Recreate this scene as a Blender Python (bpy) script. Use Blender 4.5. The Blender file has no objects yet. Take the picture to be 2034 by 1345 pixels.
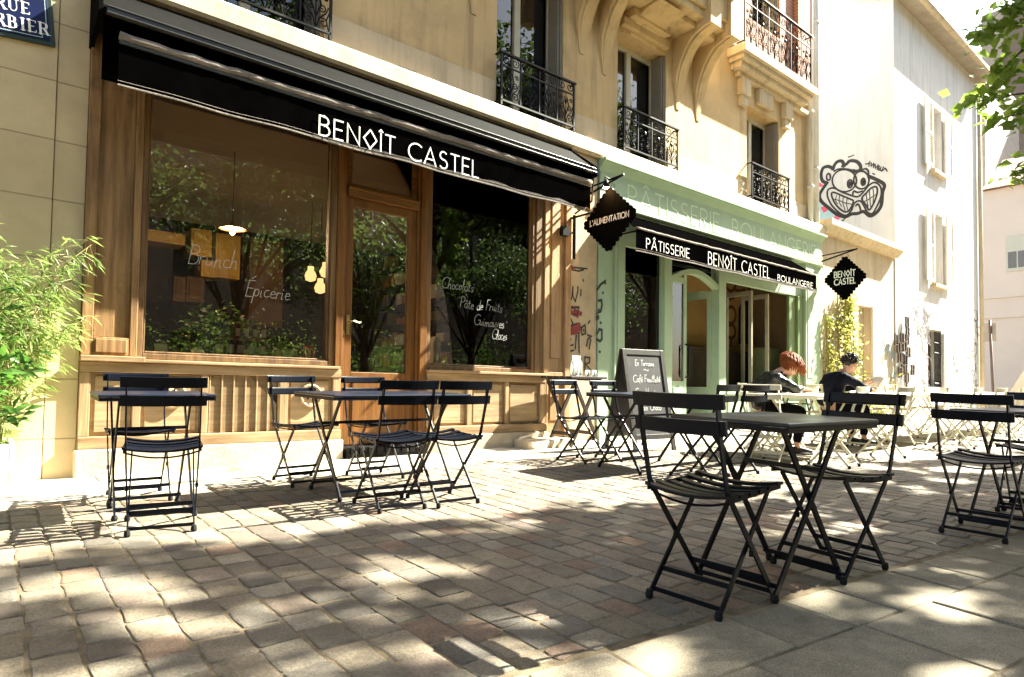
import bpy, bmesh, math, random
from mathutils import Vector, Matrix
random.seed(7)
R = math.radians
C = bpy.context.scene.collection
sc = bpy.context.scene

# ------------------------------------------------------------------ camera frame (metres; X along the street, Y into the facade)
EYE = Vector((0, 0, .883)); FPX = 1270.; YAW = math.atan(1545/1270.); PITCH = R(2.0); ROLL = .014; SHIFT = 58.
_a = Vector((math.cos(YAW), math.sin(YAW), 0)); _r = Vector((math.sin(YAW), -math.cos(YAW), 0)); _u = Vector((0, 0, 1))
_f = _a*math.cos(PITCH)+_u*math.sin(PITCH); _v = _u*math.cos(PITCH)-_a*math.sin(PITCH)
CR = _r*math.cos(ROLL)+_v*math.sin(ROLL); CU = _v*math.cos(ROLL)-_r*math.sin(ROLL)
def ray(x, y): return _f*FPX+CR*(x-1017)-CU*(y-672.5-SHIFT)
def at(x, y, Y):                       # the point of the vertical plane Y seen at a photo pixel
    r = ray(x, y); p = EYE+r*(Y/r.y); return p
def atx(x, y, X):
    r = ray(x, y); return EYE+r*(X/r.x)
GX, GY = .0106, .0257
def gz(x, y): return GX*x+GY*y

# ------------------------------------------------------------------ mesh helpers
class MB:
    def __init__(s): s.v = []; s.f = []; s.sm = False
    def add(s, vs, fs):
        n = len(s.v); s.v += [tuple(v) for v in vs]; s.f += [tuple(i+n for i in f) for f in fs]; return s
    def box(s, x0, x1, y0, y1, z0, z1):
        if x0 > x1: x0, x1 = x1, x0
        if y0 > y1: y0, y1 = y1, y0
        if z0 > z1: z0, z1 = z1, z0
        return s.add([(x0,y0,z0),(x1,y0,z0),(x1,y1,z0),(x0,y1,z0),(x0,y0,z1),(x1,y0,z1),(x1,y1,z1),(x0,y1,z1)],
                     [(0,3,2,1),(4,5,6,7),(0,1,5,4),(1,2,6,5),(2,3,7,6),(3,0,4,7)])
    def obox(s, c, ex, ey, ez):
        c = Vector(c); ex = Vector(ex); ey = Vector(ey); ez = Vector(ez)
        vs = [c+ex*a+ey*b+ez*d for d in (-1,1) for a, b in ((-1,-1),(1,-1),(1,1),(-1,1))]
        return s.add(vs, [(0,3,2,1),(4,5,6,7),(0,1,5,4),(1,2,6,5),(2,3,7,6),(3,0,4,7)])
    def bar(s, a, b, w, t, side=(1,0,0)):   # flat bar from a to b: w wide along side, t thick
        a = Vector(a); b = Vector(b); d = (b-a); L = d.length; d.normalize(); sd = Vector(side); sd = (sd-d*sd.dot(d)).normalized(); n = d.cross(sd)
        return s.obox((a+b)/2, sd*w/2, n*t/2, d*L/2)
    def tube(s, pts, r, n=6, cap=True):
        pts = [Vector(p) for p in pts]; rr = r if hasattr(r, '__len__') else [r]*len(pts); rings = []; up = None; base = len(s.v)
        for i, p in enumerate(pts):
            d = (pts[min(i+1, len(pts)-1)]-pts[max(i-1, 0)]).normalized()
            if up is None:
                up = Vector((0,0,1)) if abs(d.z) < .9 else Vector((1,0,0))
            x = (up-d*up.dot(d)).normalized(); y = d.cross(x); up = x
            for k in range(n):
                a = 2*math.pi*k/n; s.v.append(tuple(p+(x*math.cos(a)+y*math.sin(a))*rr[i]))
        for i in range(len(pts)-1):
            for k in range(n):
                s.f.append((base+i*n+k, base+i*n+(k+1)%n, base+(i+1)*n+(k+1)%n, base+(i+1)*n+k))
        if cap:
            s.f.append(tuple(base+k for k in range(n))[::-1]); s.f.append(tuple(base+(len(pts)-1)*n+k for k in range(n)))
        return s
    def lathe(s, c, prof, n=16, axis='z'):
        c = Vector(c); base = len(s.v)
        for r, h in prof:
            for k in range(n):
                a = 2*math.pi*k/n
                o = Vector((r*math.cos(a), r*math.sin(a), h)) if axis == 'z' else Vector((r*math.cos(a), -h, r*math.sin(a)))
                s.v.append(tuple(c+o))
        for i in range(len(prof)-1):
            for k in range(n):
                s.f.append((base+i*n+k, base+i*n+(k+1)%n, base+(i+1)*n+(k+1)%n, base+(i+1)*n+k))
        s.f.append(tuple(base+k for k in range(n))[::-1]); s.f.append(tuple(base+(len(prof)-1)*n+k for k in range(n)))
        return s
    def prism(s, prof, x0, x1, axis='x'):   # closed profile (two coords) extruded along axis
        n = len(prof); base = len(s.v)
        for xx in (x0, x1):
            for a, b in prof: s.v.append({'x': (xx,a,b), 'y': (a,xx,b), 'z': (a,b,xx)}[axis])
        for k in range(n): s.f.append((base+k, base+(k+1)%n, base+n+(k+1)%n, base+n+k))
        s.f.append(tuple(base+k for k in range(n))[::-1]); s.f.append(tuple(base+n+k for k in range(n)))
        return s
    def ribbon(s, pts, w, fr, off=0.):      # painted stroke: 2D polyline laid on frame fr(u, v, off)
        P = [Vector(p) for p in pts]
        if len(P) < 2: return s
        base = len(s.v)
        for i, p in enumerate(P):
            d0 = (P[i]-P[i-1]).normalized() if i else (P[1]-P[0]).normalized()
            d1 = (P[i+1]-P[i]).normalized() if i < len(P)-1 else d0
            m = d0+d1
            if m.length < .1: m = d0
            m.normalize(); nrm = Vector((-m.y, m.x)); k = 1/max(.5, abs(nrm.dot(Vector((-d0.y, d0.x)))))
            e = d0*(-w/2 if i == 0 else (w/2 if i == len(P)-1 else 0))*.6
            for sg in (1, -1):
                q = p+e+nrm*sg*w/2*k; s.v.append(tuple(fr(q.x, q.y, off)))
        for i in range(len(P)-1): s.f.append((base+2*i, base+2*i+1, base+2*i+3, base+2*i+2))
        return s
    def build(s, name, m, parent=None, smooth=False, bevel=0, loc=None):
        me = bpy.data.meshes.new(name); me.from_pydata(s.v, [], s.f); me.validate()
        bm = bmesh.new(); bm.from_mesh(me)
        if not getattr(s, 'flat', False): bmesh.ops.recalc_face_normals(bm, faces=bm.faces)
        bm.to_mesh(me); bm.free()
        if m: me.materials.append(m)
        if smooth:
            for p in me.polygons: p.use_smooth = True
        o = bpy.data.objects.new(name, me); C.objects.link(o)
        if parent: o.parent = parent
        if loc: o.location = loc
        if bevel:
            b = o.modifiers.new('b', 'BEVEL'); b.width = bevel; b.segments = 2; b.limit_method = 'ANGLE'; b.angle_limit = R(40)
        return o
def mb(): return MB()
def tag(o, label=None, cat=None, group=None, kind=None):
    if label: o['label'] = label
    if cat: o['category'] = cat
    if group: o['group'] = group
    if kind: o['kind'] = kind
    return o
def thing(name, label, cat, loc=(0,0,0), rot=0, group=None):
    o = bpy.data.objects.new(name, None); C.objects.link(o); o.location = loc; o.rotation_euler = (0,0,rot); o.empty_display_size = .1
    return tag(o, label, cat, group)
def copy_tree(o, parent=None):
    c = o.copy(); C.objects.link(c)
    if parent: c.parent = parent
    for ch in list(o.children): copy_tree(ch, c)
    return c
def wall_grid(m, x0, x1, z0, z1, y0, y1, holes):
    """solid slab x0..x1 / z0..z1 between y0 (front) and y1 with rectangular holes"""
    xs = sorted({x0, x1, *[h[0] for h in holes], *[h[1] for h in holes]}); zs = sorted({z0, z1, *[h[2] for h in holes], *[h[3] for h in holes]})
    xs = [x for x in xs if x0 <= x <= x1]; zs = [z for z in zs if z0 <= z <= z1]
    def solid(i, j):
        if i < 0 or j < 0 or i >= len(xs)-1 or j >= len(zs)-1: return False
        cx, cz = (xs[i]+xs[i+1])/2, (zs[j]+zs[j+1])/2
        return not any(h[0] < cx < h[1] and h[2] < cz < h[3] for h in holes)
    for i in range(len(xs)-1):
        for j in range(len(zs)-1):
            if not solid(i, j): continue
            a, b, c, d = xs[i], xs[i+1], zs[j], zs[j+1]
            m.add([(a,y0,c),(b,y0,c),(b,y0,d),(a,y0,d)], [(0,1,2,3)]); m.add([(a,y1,c),(b,y1,c),(b,y1,d),(a,y1,d)], [(3,2,1,0)])
            if not solid(i-1, j): m.add([(a,y0,c),(a,y0,d),(a,y1,d),(a,y1,c)], [(0,1,2,3)])
            if not solid(i+1, j): m.add([(b,y0,c),(b,y1,c),(b,y1,d),(b,y0,d)], [(0,1,2,3)])
            if not solid(i, j-1): m.add([(a,y0,c),(a,y1,c),(b,y1,c),(b,y0,c)], [(0,1,2,3)])
            if not solid(i, j+1): m.add([(a,y0,d),(b,y0,d),(b,y1,d),(a,y1,d)], [(0,1,2,3)])
    m.flat = True
    return m

# ------------------------------------------------------------------ materials
def nodes(name):
    m = bpy.data.materials.new(name); m.use_nodes = True; nt = m.node_tree; nt.nodes.clear()
    out = nt.nodes.new('ShaderNodeOutputMaterial'); return m, nt, out
def N(nt, t, **kw):
    n = nt.nodes.new(t)
    for k, v in kw.items():
        if k in n.inputs: n.inputs[k].default_value = v
        else: setattr(n, k, v)
    return n
def rgba(c): return (c[0], c[1], c[2], 1)
def mul(c, k): return tuple(min(1, x*k) for x in c)
def M(name, col, rough=.65, var=.18, vs=3., bump=.15, fs=80., metal=0., spec=.4, stretch=(1,1,1), col2=None, dirt=None, dscale=1.3, damt=.5, coat=0., streak=0.):
    m, nt, out = nodes(name); L = nt.links.new
    tc = N(nt, 'ShaderNodeTexCoord'); mp = N(nt, 'ShaderNodeMapping'); mp.inputs['Scale'].default_value = stretch; L(tc.outputs['Object'], mp.inputs[0])
    n1 = N(nt, 'ShaderNodeTexNoise', Scale=vs, Detail=6., Roughness=.6); L(mp.outputs[0], n1.inputs['Vector'])
    mx = N(nt, 'ShaderNodeMix', data_type='RGBA'); rp = N(nt, 'ShaderNodeMapRange'); rp.inputs[1].default_value = .3; rp.inputs[2].default_value = .7
    L(n1.outputs['Fac'], rp.inputs[0]); L(rp.outputs[0], mx.inputs[0])
    mx.inputs[6].default_value = rgba(mul(col, 1-var)); mx.inputs[7].default_value = rgba(col2 or mul(col, 1+var)); cout = mx.outputs[2]
    if dirt:
        n3 = N(nt, 'ShaderNodeTexNoise', Scale=dscale, Detail=8., Roughness=.7); L(tc.outputs['Object'], n3.inputs['Vector'])
        r3 = N(nt, 'ShaderNodeMapRange'); r3.inputs[1].default_value = .52; r3.inputs[2].default_value = .72; r3.inputs[4].default_value = damt; L(n3.outputs['Fac'], r3.inputs[0])
        m3 = N(nt, 'ShaderNodeMix', data_type='RGBA'); L(r3.outputs[0], m3.inputs[0]); L(cout, m3.inputs[6]); m3.inputs[7].default_value = rgba(dirt); cout = m3.outputs[2]
    if streak:     # rain streaks and soot
        ms = N(nt, 'ShaderNodeMapping'); ms.inputs['Scale'].default_value = (4.5, 4.5, .32); L(tc.outputs['Object'], ms.inputs[0]); n4 = N(nt, 'ShaderNodeTexNoise', Scale=1.6, Detail=6., Roughness=.65); L(ms.outputs[0], n4.inputs['Vector'])
        r4 = N(nt, 'ShaderNodeMapRange'); r4.inputs[1].default_value = .5; r4.inputs[2].default_value = .78; r4.inputs[3].default_value = 1.; r4.inputs[4].default_value = 1-streak; L(n4.outputs['Fac'], r4.inputs[0])
        m4 = N(nt, 'ShaderNodeMix', data_type='RGBA', blend_type='MULTIPLY'); m4.inputs[0].default_value = 1; L(cout, m4.inputs[6]); L(r4.outputs[0], m4.inputs[7]); cout = m4.outputs[2]
    p = N(nt, 'ShaderNodeBsdfPrincipled'); L(cout, p.inputs['Base Color']); p.inputs['Roughness'].default_value = rough; p.inputs['Metallic'].default_value = metal
    p.inputs['Specular IOR Level'].default_value = spec; p.inputs['Coat Weight'].default_value = coat
    if bump:
        n2 = N(nt, 'ShaderNodeTexNoise', Scale=fs, Detail=5.); L(mp.outputs[0], n2.inputs['Vector'])
        bp = N(nt, 'ShaderNodeBump', Strength=bump, Distance=.01); L(n2.outputs['Fac'], bp.inputs['Height']); L(bp.outputs[0], p.inputs['Normal'])
    L(p.outputs[0], out.inputs[0]); return m
def wood(name, col, col2, rough=.55, worn=None, along=2, wamt=.6):
    s = [14, 14, 14]; s[along] = .9
    m = M(name, col, rough, .25, 1.6, .25, 5., stretch=tuple(s), col2=col2, dirt=worn, dscale=1.8, damt=wamt); return m
def emit(name, col, s):
    m, nt, out = nodes(name); e = N(nt, 'ShaderNodeEmission', Color=rgba(col), Strength=s); nt.links.new(e.outputs[0], out.inputs[0]); return m
def glass(name, ior=1.75, tint=(1,1,1), rough=.0):
    m, nt, out = nodes(name); L = nt.links.new
    f = N(nt, 'ShaderNodeFresnel', IOR=ior); t = N(nt, 'ShaderNodeBsdfTransparent', Color=rgba(tint)); g = N(nt, 'ShaderNodeBsdfGlossy', Roughness=rough)
    tc = N(nt, 'ShaderNodeTexCoord'); n = N(nt, 'ShaderNodeTexNoise', Scale=.9, Detail=1.); L(tc.outputs['Object'], n.inputs['Vector'])
    b = N(nt, 'ShaderNodeBump', Strength=.02, Distance=.04); L(n.outputs['Fac'], b.inputs['Height']); L(b.outputs[0], g.inputs['Normal'])
    x = N(nt, 'ShaderNodeMixShader'); L(f.outputs[0], x.inputs[0]); L(t.outputs[0], x.inputs[1]); L(g.outputs[0], x.inputs[2]); L(x.outputs[0], out.inputs[0]); return m
def leafmat(name, c1, c2, trans=.45):
    m, nt, out = nodes(name); L = nt.links.new
    tc = N(nt, 'ShaderNodeTexCoord'); n = N(nt, 'ShaderNodeTexNoise', Scale=2.2, Detail=4.); L(tc.outputs['Object'], n.inputs['Vector'])
    rp = N(nt, 'ShaderNodeMapRange'); rp.inputs[1].default_value = .32; rp.inputs[2].default_value = .68; L(n.outputs['Fac'], rp.inputs[0])
    mx = N(nt, 'ShaderNodeMix', data_type='RGBA'); L(rp.outputs[0], mx.inputs[0]); mx.inputs[6].default_value = rgba(c1); mx.inputs[7].default_value = rgba(c2)
    p = N(nt, 'ShaderNodeBsdfPrincipled', Roughness=.45); L(mx.outputs[2], p.inputs['Base Color']); p.inputs['Specular IOR Level'].default_value = .35
    t = N(nt, 'ShaderNodeBsdfTranslucent'); hs = N(nt, 'ShaderNodeHueSaturation', Saturation=1.0, Value=1.9); L(mx.outputs[2], hs.inputs['Color']); L(hs.outputs[0], t.inputs['Color'])
    x = N(nt, 'ShaderNodeMixShader'); x.inputs[0].default_value = trans; L(p.outputs[0], x.inputs[1]); L(t.outputs[0], x.inputs[2]); L(x.outputs[0], out.inputs[0]); return m
STONE = M('beige_stone', (.57,.415,.222), .85, .13, 1.6, .3, 60., dirt=(.30,.215,.13), dscale=1.3, damt=.5, streak=.4)
BASEW = wood('pale_worn_base_wood', (.24,.145,.065), (.40,.275,.15), .6, (.14,.08,.035), 0, .6); BASEV = wood('pale_worn_base_wood_upright', (.24,.145,.065), (.40,.275,.15), .6, (.14,.08,.035), 2, .6); PILW = wood('weathered_pilaster_wood', (.16,.078,.025), (.33,.19,.075), .6, (.05,.028,.012), 2, .8)
SIGNB = M('matt_black_sign', (.0018,.0016,.0016), .9, .2, 8., .03, 60., spec=.02)
STONE2 = M('pale_limestone', (.56,.46,.32), .85, .10, 2.2, .25, 70., dirt=(.33,.26,.17), dscale=1.7, damt=.5, streak=.4)
PLASTER = M('worn_cream_plaster', (.50,.39,.25), .85, .14, 2.5, .35, 40., dirt=(.27,.18,.10), dscale=2.6, damt=.55)
PLINTH = M('plinth_stone', (.46,.385,.275), .9, .18, 5., .5, 30., dirt=(.24,.19,.13), dscale=3., damt=.5)
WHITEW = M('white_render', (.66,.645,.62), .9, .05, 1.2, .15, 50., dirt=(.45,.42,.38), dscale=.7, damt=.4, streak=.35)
GABLE = M('shade_grey_render', (.56,.555,.55), .9, .06, .8, .12, 50., dirt=(.47,.455,.43), dscale=.6, damt=.4, streak=.2)  # white render with the gable's shade put into its colour
WOODM = wood('weathered_brown_wood', (.105,.052,.017), (.22,.125,.048), .55, (.05,.024,.008), 2, .75)
WOODX = wood('weathered_brown_wood_rail', (.115,.058,.019), (.23,.135,.053), .55, (.055,.027,.009), 0, .7)
DOORW = wood('varnished_orange_wood', (.115,.043,.008), (.20,.085,.021), .4, (.06,.02,.004), 2, .5)
DOORX = wood('varnished_orange_wood_rail', (.115,.043,.008), (.20,.085,.021), .4, (.06,.02,.004), 0, .5)
PANELW = wood('sun_bleached_panel', (.30,.20,.10), (.42,.30,.165), .7, (.17,.10,.045), 0, .6)
AWN = M('black_awning_cloth', (.0012,.0011,.0011), .9, .3, 6., .2, 200., spec=.0)
DUST = M('dusty_awning_cloth', (.18,.155,.135), .9, .35, 9., .4, 60.)
AWMET = M('black_painted_metal', (.004,.004,.0042), .45, .2, 8., .03, 60., spec=.16)
AWBAR = M('grey_metal_bar', (.03,.03,.03), .4, .2, 10., .02, spec=.5)
WPAINT = M('white_lettering_paint', (.78,.76,.72), .7, .05, 8., 0)
IRON = M('wrought_iron', (.006,.005,.0055), .5, .3, 20., .1, 90., spec=.2)
BLUEBLK = M('sky_tinted_powder_coat', (.0022,.0036,.0085), .36, .3, 25., .05, 150., spec=.17, dirt=(.006,.0066,.0085), dscale=14., damt=.5)  # blue sky sheen put into the black base colour
TOPBLK = M('sky_tinted_table_enamel', (.006,.0105,.024), .30, .35, 9., .04, 90., spec=.4, dirt=(.014,.02,.034), dscale=5., damt=.6)  # sky reflection on the tabletops mixed into the enamel colour
RUBBER = M('black_rubber', (.002,.002,.002), .8, .2, 20., 0)
CREAM = M('cream_powder_coat', (.62,.58,.44), .45, .08, 12., .03)
GREEN = M('pale_green_paint', (.335,.445,.31), .55, .07, 3., .08, 40., dirt=(.25,.34,.215), dscale=1.6, damt=.3)
GREENL = M('pale_green_letters', (.60,.70,.50), .55, .05, 5., 0)
DKGREEN = M('olive_green_paint', (.14,.20,.085), .5, .1, 3., .05)
GLASS = glass('shop_glass', 1.78); GLASSU = glass('window_glass', 1.9)
CLEAR = glass('hazed_clear_glass', 1.5, (.96,.98,.97))
_nt = CLEAR.node_tree; _tl = N(_nt, 'ShaderNodeBsdfTranslucent', Color=(.9,.92,.9,1)); _x = N(_nt, 'ShaderNodeMixShader'); _x.inputs[0].default_value = .22; _o = [n for n in _nt.nodes if n.type == 'OUTPUT_MATERIAL'][0]; _s = _o.inputs[0].links[0].from_socket; _nt.links.new(_s, _x.inputs[1]); _nt.links.new(_tl.outputs[0], _x.inputs[2]); _nt.links.new(_x.outputs[0], _o.inputs[0])  # white haze mixed in to stand for sun glints on the glass
WINWH = M('cream_window_paint', (.55,.52,.42), .5, .06, 6., .05)
SHUT = M('grey_metal_shutter', (.22,.20,.165), .5, .1, 5., .05)
CURT = M('curtain_cloth', (.5,.5,.45), .9, .1, 5., .1)
DARKROOM = M('unlit_room_wall', (.022,.018,.014), .9, .2, 2., .05)  # walls darkened so the unlit rooms read as shade
CEIL = M('ceiling_paint', (.8,.76,.68), .9, .05, 2., .03)
FLOORW = wood('pale_oak_floor', (.36,.30,.23), (.46,.40,.31), .5, None, 0)  # floor colour paled to bounce daylight up into the rooms
BRICK = None
def brickmat(name, c1, c2, mortar, w, h, ms=.012, rot=None, bump=.4, rough=.85):
    m, nt, out = nodes(name); L = nt.links.new; tc = N(nt, 'ShaderNodeTexCoord'); mp = N(nt, 'ShaderNodeMapping'); mp.inputs['Rotation'].default_value = rot or (R(90),0,0)
    L(tc.outputs['Object'], mp.inputs[0]); b = N(nt, 'ShaderNodeTexBrick', Color1=rgba(c1), Color2=rgba(c2), Mortar=rgba(mortar), Scale=1.)
    b.inputs['Brick Width'].default_value = w; b.inputs['Row Height'].default_value = h; b.inputs['Mortar Size'].default_value = ms; b.inputs['Mortar Smooth'].default_value = .3
    L(mp.outputs[0], b.inputs['Vector']); p = N(nt, 'ShaderNodeBsdfPrincipled', Roughness=rough)
    n = N(nt, 'ShaderNodeTexNoise', Scale=1.5, Detail=7., Roughness=.65); L(tc.outputs['Object'], n.inputs['Vector'])
    rp = N(nt, 'ShaderNodeMapRange'); rp.inputs[1].default_value = .3; rp.inputs[2].default_value = .7; rp.inputs[3].default_value = .78; rp.inputs[4].default_value = 1.12; L(n.outputs['Fac'], rp.inputs[0])
    mm = N(nt, 'ShaderNodeMix', data_type='RGBA', blend_type='MULTIPLY'); mm.inputs[0].default_value = 1; L(b.outputs['Color'], mm.inputs[6]); L(rp.outputs[0], mm.inputs[7]); L(mm.outputs[2], p.inputs['Base Color'])
    bp = N(nt, 'ShaderNodeBump', Strength=bump, Distance=.012, invert=True); L(b.outputs['Fac'], bp.inputs['Height']); L(bp.outputs[0], p.inputs['Normal']); L(p.outputs[0], out.inputs[0]); return m
BRICKR = brickmat('orange_brick', (.42,.15,.07), (.36,.125,.06), (.4,.3,.22), .22, .065, .01)
BRICKB = brickmat('brown_brick', (.34,.155,.085), (.27,.115,.065), (.27,.2,.15), .24, .075, .012, (R(90),0,R(90)))
ASHLAR = brickmat('ashlar_stone_blocks', (.58,.46,.265), (.55,.435,.25), (.33,.25,.14), 1.6, .46, .006, None, .5)
TILE = brickmat('clay_roof_tiles', (.36,.19,.13), (.28,.14,.10), (.13,.08,.06), .2, .28, .03, (0,0,R(90)), .8)
def plain(n, c, r=.6, var=.1): return M(n, c, r, var, 6., .05)

# ------------------------------------------------------------------ stroke lettering
def arc(cx, cy, rx, ry, a0, a1, n=10): return [(cx+rx*math.cos(R(a0+(a1-a0)*i/n)), cy+ry*math.sin(R(a0+(a1-a0)*i/n))) for i in range(n+1)]
G = {
 'A': (.74, [[(0,0),(.37,1),(.74,0)], [(.13,.32),(.61,.32)]]),
 'B': (.52, [[(0,1),(0,0)], [(0,1),(.22,1)]+arc(.22,.77,.24,.23,90,-90)+[(0,.54)], [(.24,.54)]+arc(.24,.27,.28,.27,90,-90)+[(0,0)]]),
 'C': (.74, [arc(.48,.5,.48,.5,50,310,18)]),
 'D': (.66, [[(0,0),(0,1),(.2,1)]+arc(.2,.5,.46,.5,90,-90,14)+[(0,0)]]),
 'E': (.46, [[(.46,1),(0,1),(0,0),(.46,0)], [(0,.52),(.40,.52)]]),
 'F': (.44, [[(.44,1),(0,1),(0,0)], [(0,.52),(.38,.52)]]),
 'G': (.80, [arc(.48,.5,.48,.5,48,330,18)+[(.90,.46),(.55,.46)]]),
 'I': (.02, [[(0,0),(0,1)]]),
 'J': (.32, [[(.32,1),(.32,.2)]+arc(.16,.18,.16,.18,0,-180,6)]),
 'L': (.42, [[(0,1),(0,0),(.42,0)]]),
 'M': (.80, [[(0,0),(.08,1),(.40,.25),(.72,1),(.80,0)]]),
 'N': (.64, [[(0,0),(0,1),(.64,0),(.64,1)]]),
 'O': (.96, [arc(.48,.5,.48,.5,90,450,22)]),
 'P': (.50, [[(0,0),(0,1),(.24,1)]+arc(.24,.74,.26,.26,90,-90)+[(0,.48)]]),
 'R': (.52, [[(0,0),(0,1),(.24,1)]+arc(.24,.75,.25,.25,90,-90)+[(0,.5)], [(.2,.5),(.52,0)]]),
 'S': (.50, [arc(.25,.75,.22,.24,40,270,10)+arc(.25,.26,.25,.26,90,-145,10)]),
 'T': (.56, [[(0,1),(.56,1)], [(.28,1),(.28,0)]]),
 'U': (.60, [[(0,1),(0,.3)]+arc(.3,.3,.3,.3,180,360,10)+[(.6,1)]]),
 'V': (.62, [[(0,1),(.31,0),(.62,1)]]), 'W': (.9, [[(0,1),(.2,0),(.45,.8),(.7,0),(.9,1)]]),
 'Q': (.96, [arc(.48,.5,.48,.5,90,450,22), [(.6,.25),(.95,-.05)]]),
 '<': (.72, [[(.36,1.02),(.72,.5),(.36,-.02),(0,.5),(.36,1.02)]]),      # the diamond O
 "'": (.05, [[(.03,1),(0,.78)]]), '~': (.6, [[(0,.4),(.15,.6),(.3,.4),(.45,.25),(.6,.45)]]), ' ': (.35, []), '.': (.05, [[(0,0),(.05,.03)]]),
 # handwriting
 'a': (.42, [arc(.2,.22,.2,.22,60,400,12)+[(.38,.45),(.37,.1),(.46,0)]]), 'b': (.4, [[(0,1),(0,.05)]+arc(.18,.22,.18,.22,200,-20+180,2)+arc(.18,.22,.18,.22,160,-170,10)]),
 'c': (.36, [arc(.2,.22,.2,.22,55,310,10)+[(.42,.05)]]), 'd': (.42, [arc(.18,.22,.18,.22,50,340,10), [(.38,.95),(.36,.1),(.44,0)]]),
 'e': (.36, [[(.02,.22),(.34,.26)]+arc(.18,.22,.17,.22,20,310,10)+[(.4,.05)]]), 'f': (.3, [[(.36,.9),(.26,1),(.18,.85),(.12,-.2)], [(0,.45),(.32,.47)]]),
 'h': (.42, [[(.03,1),(0,0)], [(0,.2),(.12,.42),(.28,.42),(.32,.25),(.32,0),(.42,.04)]]), 'i': (.16, [[(0,.42),(0,.05),(.12,.02)], [(.02,.62),(.05,.66)]]),
 'l': (.2, [[(0,.1),(.12,.6),(.1,1),(.03,.85),(.04,.1),(.16,0)]]), 'm': (.62, [[(0,.42),(0,0)], [(0,.25),(.1,.42),(.22,.38),(.25,0)], [(.25,.25),(.38,.43),(.5,.36),(.52,.05),(.62,.02)]]),
 'n': (.42, [[(0,.42),(0,0)], [(0,.25),(.12,.42),(.27,.4),(.3,.05),(.4,.02)]]), 'o': (.38, [arc(.19,.22,.18,.22,80,440,12)+[(.4,.36)]]),
 'p': (.38, [[(0,.45),(-.04,-.45)], [(0,.1)]+arc(.17,.22,.17,.22,150,-160,10)]), 'q': (.4, [arc(.18,.22,.18,.22,50,340,10), [(.37,.44),(.35,-.4)]]),
 'r': (.3, [[(0,.42),(0,0)], [(0,.25),(.1,.42),(.28,.4)]]), 's': (.3, [arc(.15,.34,.12,.1,50,250,7)+arc(.14,.12,.14,.12,80,-140,7)]),
 't': (.3, [[(.1,.8),(.08,.08),(.22,.0),(.3,.06)], [(-.05,.52),(.28,.55)]]), 'u': (.42, [[(0,.42),(.02,.06),(.15,0),(.3,.15),(.32,.42),(.32,.05),(.44,.02)]]),
 'v': (.34, [[(0,.42),(.14,0),(.32,.44)]]),
}
G['Â'] = (.74, G['A'][1]+[[(.22,1.1),(.37,1.25),(.52,1.1)]]); G['Î'] = (.02, G['I'][1]+[[(-.1,1.07),(0,1.17),(.1,1.07)]])
G['É'] = (.46, G['E'][1]+[[(.15,1.1),(.4,1.3)]]); G['é'] = (.36, G['e'][1]+[[(.15,.58),(.32,.74)]]); G['â'] = (.42, G['a'][1]+[[(.08,.56),(.2,.72),(.32,.56)]])
def text_width(t, gap): return sum(G[c][0]+gap for c in t)-gap
def letters(m, t, fr, u0, v0, h, w, width=None, gap=.2, slant=0., jit=0., off0=0.):
    """stroke text with its lower left corner at (u0, v0), cap height h, pen width w, optionally fitted to a total width"""
    W = text_width(t, gap); sx = h if not width else width/W; u = u0; k = 0
    for c in t:
        gw, st = G[c]; dy = random.uniform(-jit, jit)*h
        for poly in st:
            m.ribbon([(u+(x)*sx+slant*y*h, v0+y*h+dy) for x, y in poly], w, fr, off0+.00025*k); k += 1
        u += (gw+gap)*sx
    m.flat = True; return m
def words(t, fr, u0, v0, h, w_, width, gap, parent, mat, name='lettering'):
    sx = width/text_width(t, gap); u = u0
    for wd_ in t.split(' '):
        m = mb(); ww = text_width(wd_, gap)*sx; letters(m, wd_, fr, u, v0, h, w_, width=ww, gap=gap); part(m, name, mat, parent, sub=True); u += ww+(2*gap+G[' '][0])*sx
def fr_y(Y):   # a sheet of constant Y facing the street (u = X, v = Z)
    return lambda u, v, o: (u, Y-o, v)
def rect_on(fr, u0, u1, v0, v1, o=0): return [fr(u0,v0,o), fr(u1,v0,o), fr(u1,v1,o), fr(u0,v1,o)]

def root(name, label, cat, loc, group=None):
    return thing(name, label, cat, loc, 0, group)
def part(m, name, mat, parent, smooth=False, bevel=0, sub=False):
    """part given in world metres: undo the place of its (unrotated) thing"""
    o = m.build(name, mat, parent, smooth, bevel)
    if not sub and parent: o.location = -Vector(parent.location)
    return o

# ------------------------------------------------------------------ world, sun, camera
w = bpy.data.worlds.new('World'); sc.world = w; w.use_nodes = True; nt = w.node_tree
bg = nt.nodes['Background']; sky = nt.nodes.new('ShaderNodeTexSky'); sky.sky_type = 'NISHITA'; sky.sun_disc = False
SUN = Vector((1.03, -.285, 1.0)).normalized()
sky.sun_elevation = math.asin(SUN.z); sky.sun_rotation = math.atan2(SUN.x, SUN.y); sky.dust_density = 3.0; sky.air_density = 1.0; sky.ozone_density = .7; sky.altitude = 60
nt.links.new(sky.outputs[0], bg.inputs[0]); bg.inputs[1].default_value = .05
sl = bpy.data.lights.new('sun', 'SUN'); sl.energy = 5.0; sl.angle = R(.55); sl.color = (1, .93, .80)
so = bpy.data.objects.new('sun', sl); C.objects.link(so); so.rotation_euler = (-SUN).to_track_quat('-Z', 'Y').to_euler(); so.location = (30, -8, 30)
cam = bpy.data.cameras.new('camera'); co = bpy.data.objects.new('camera', cam); C.objects.link(co); sc.camera = co
mt = Matrix.Identity(4)
for i in range(3): mt[i][0] = CR[i]; mt[i][1] = CU[i]; mt[i][2] = -_f[i]; mt[i][3] = EYE[i]
co.matrix_world = mt
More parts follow.
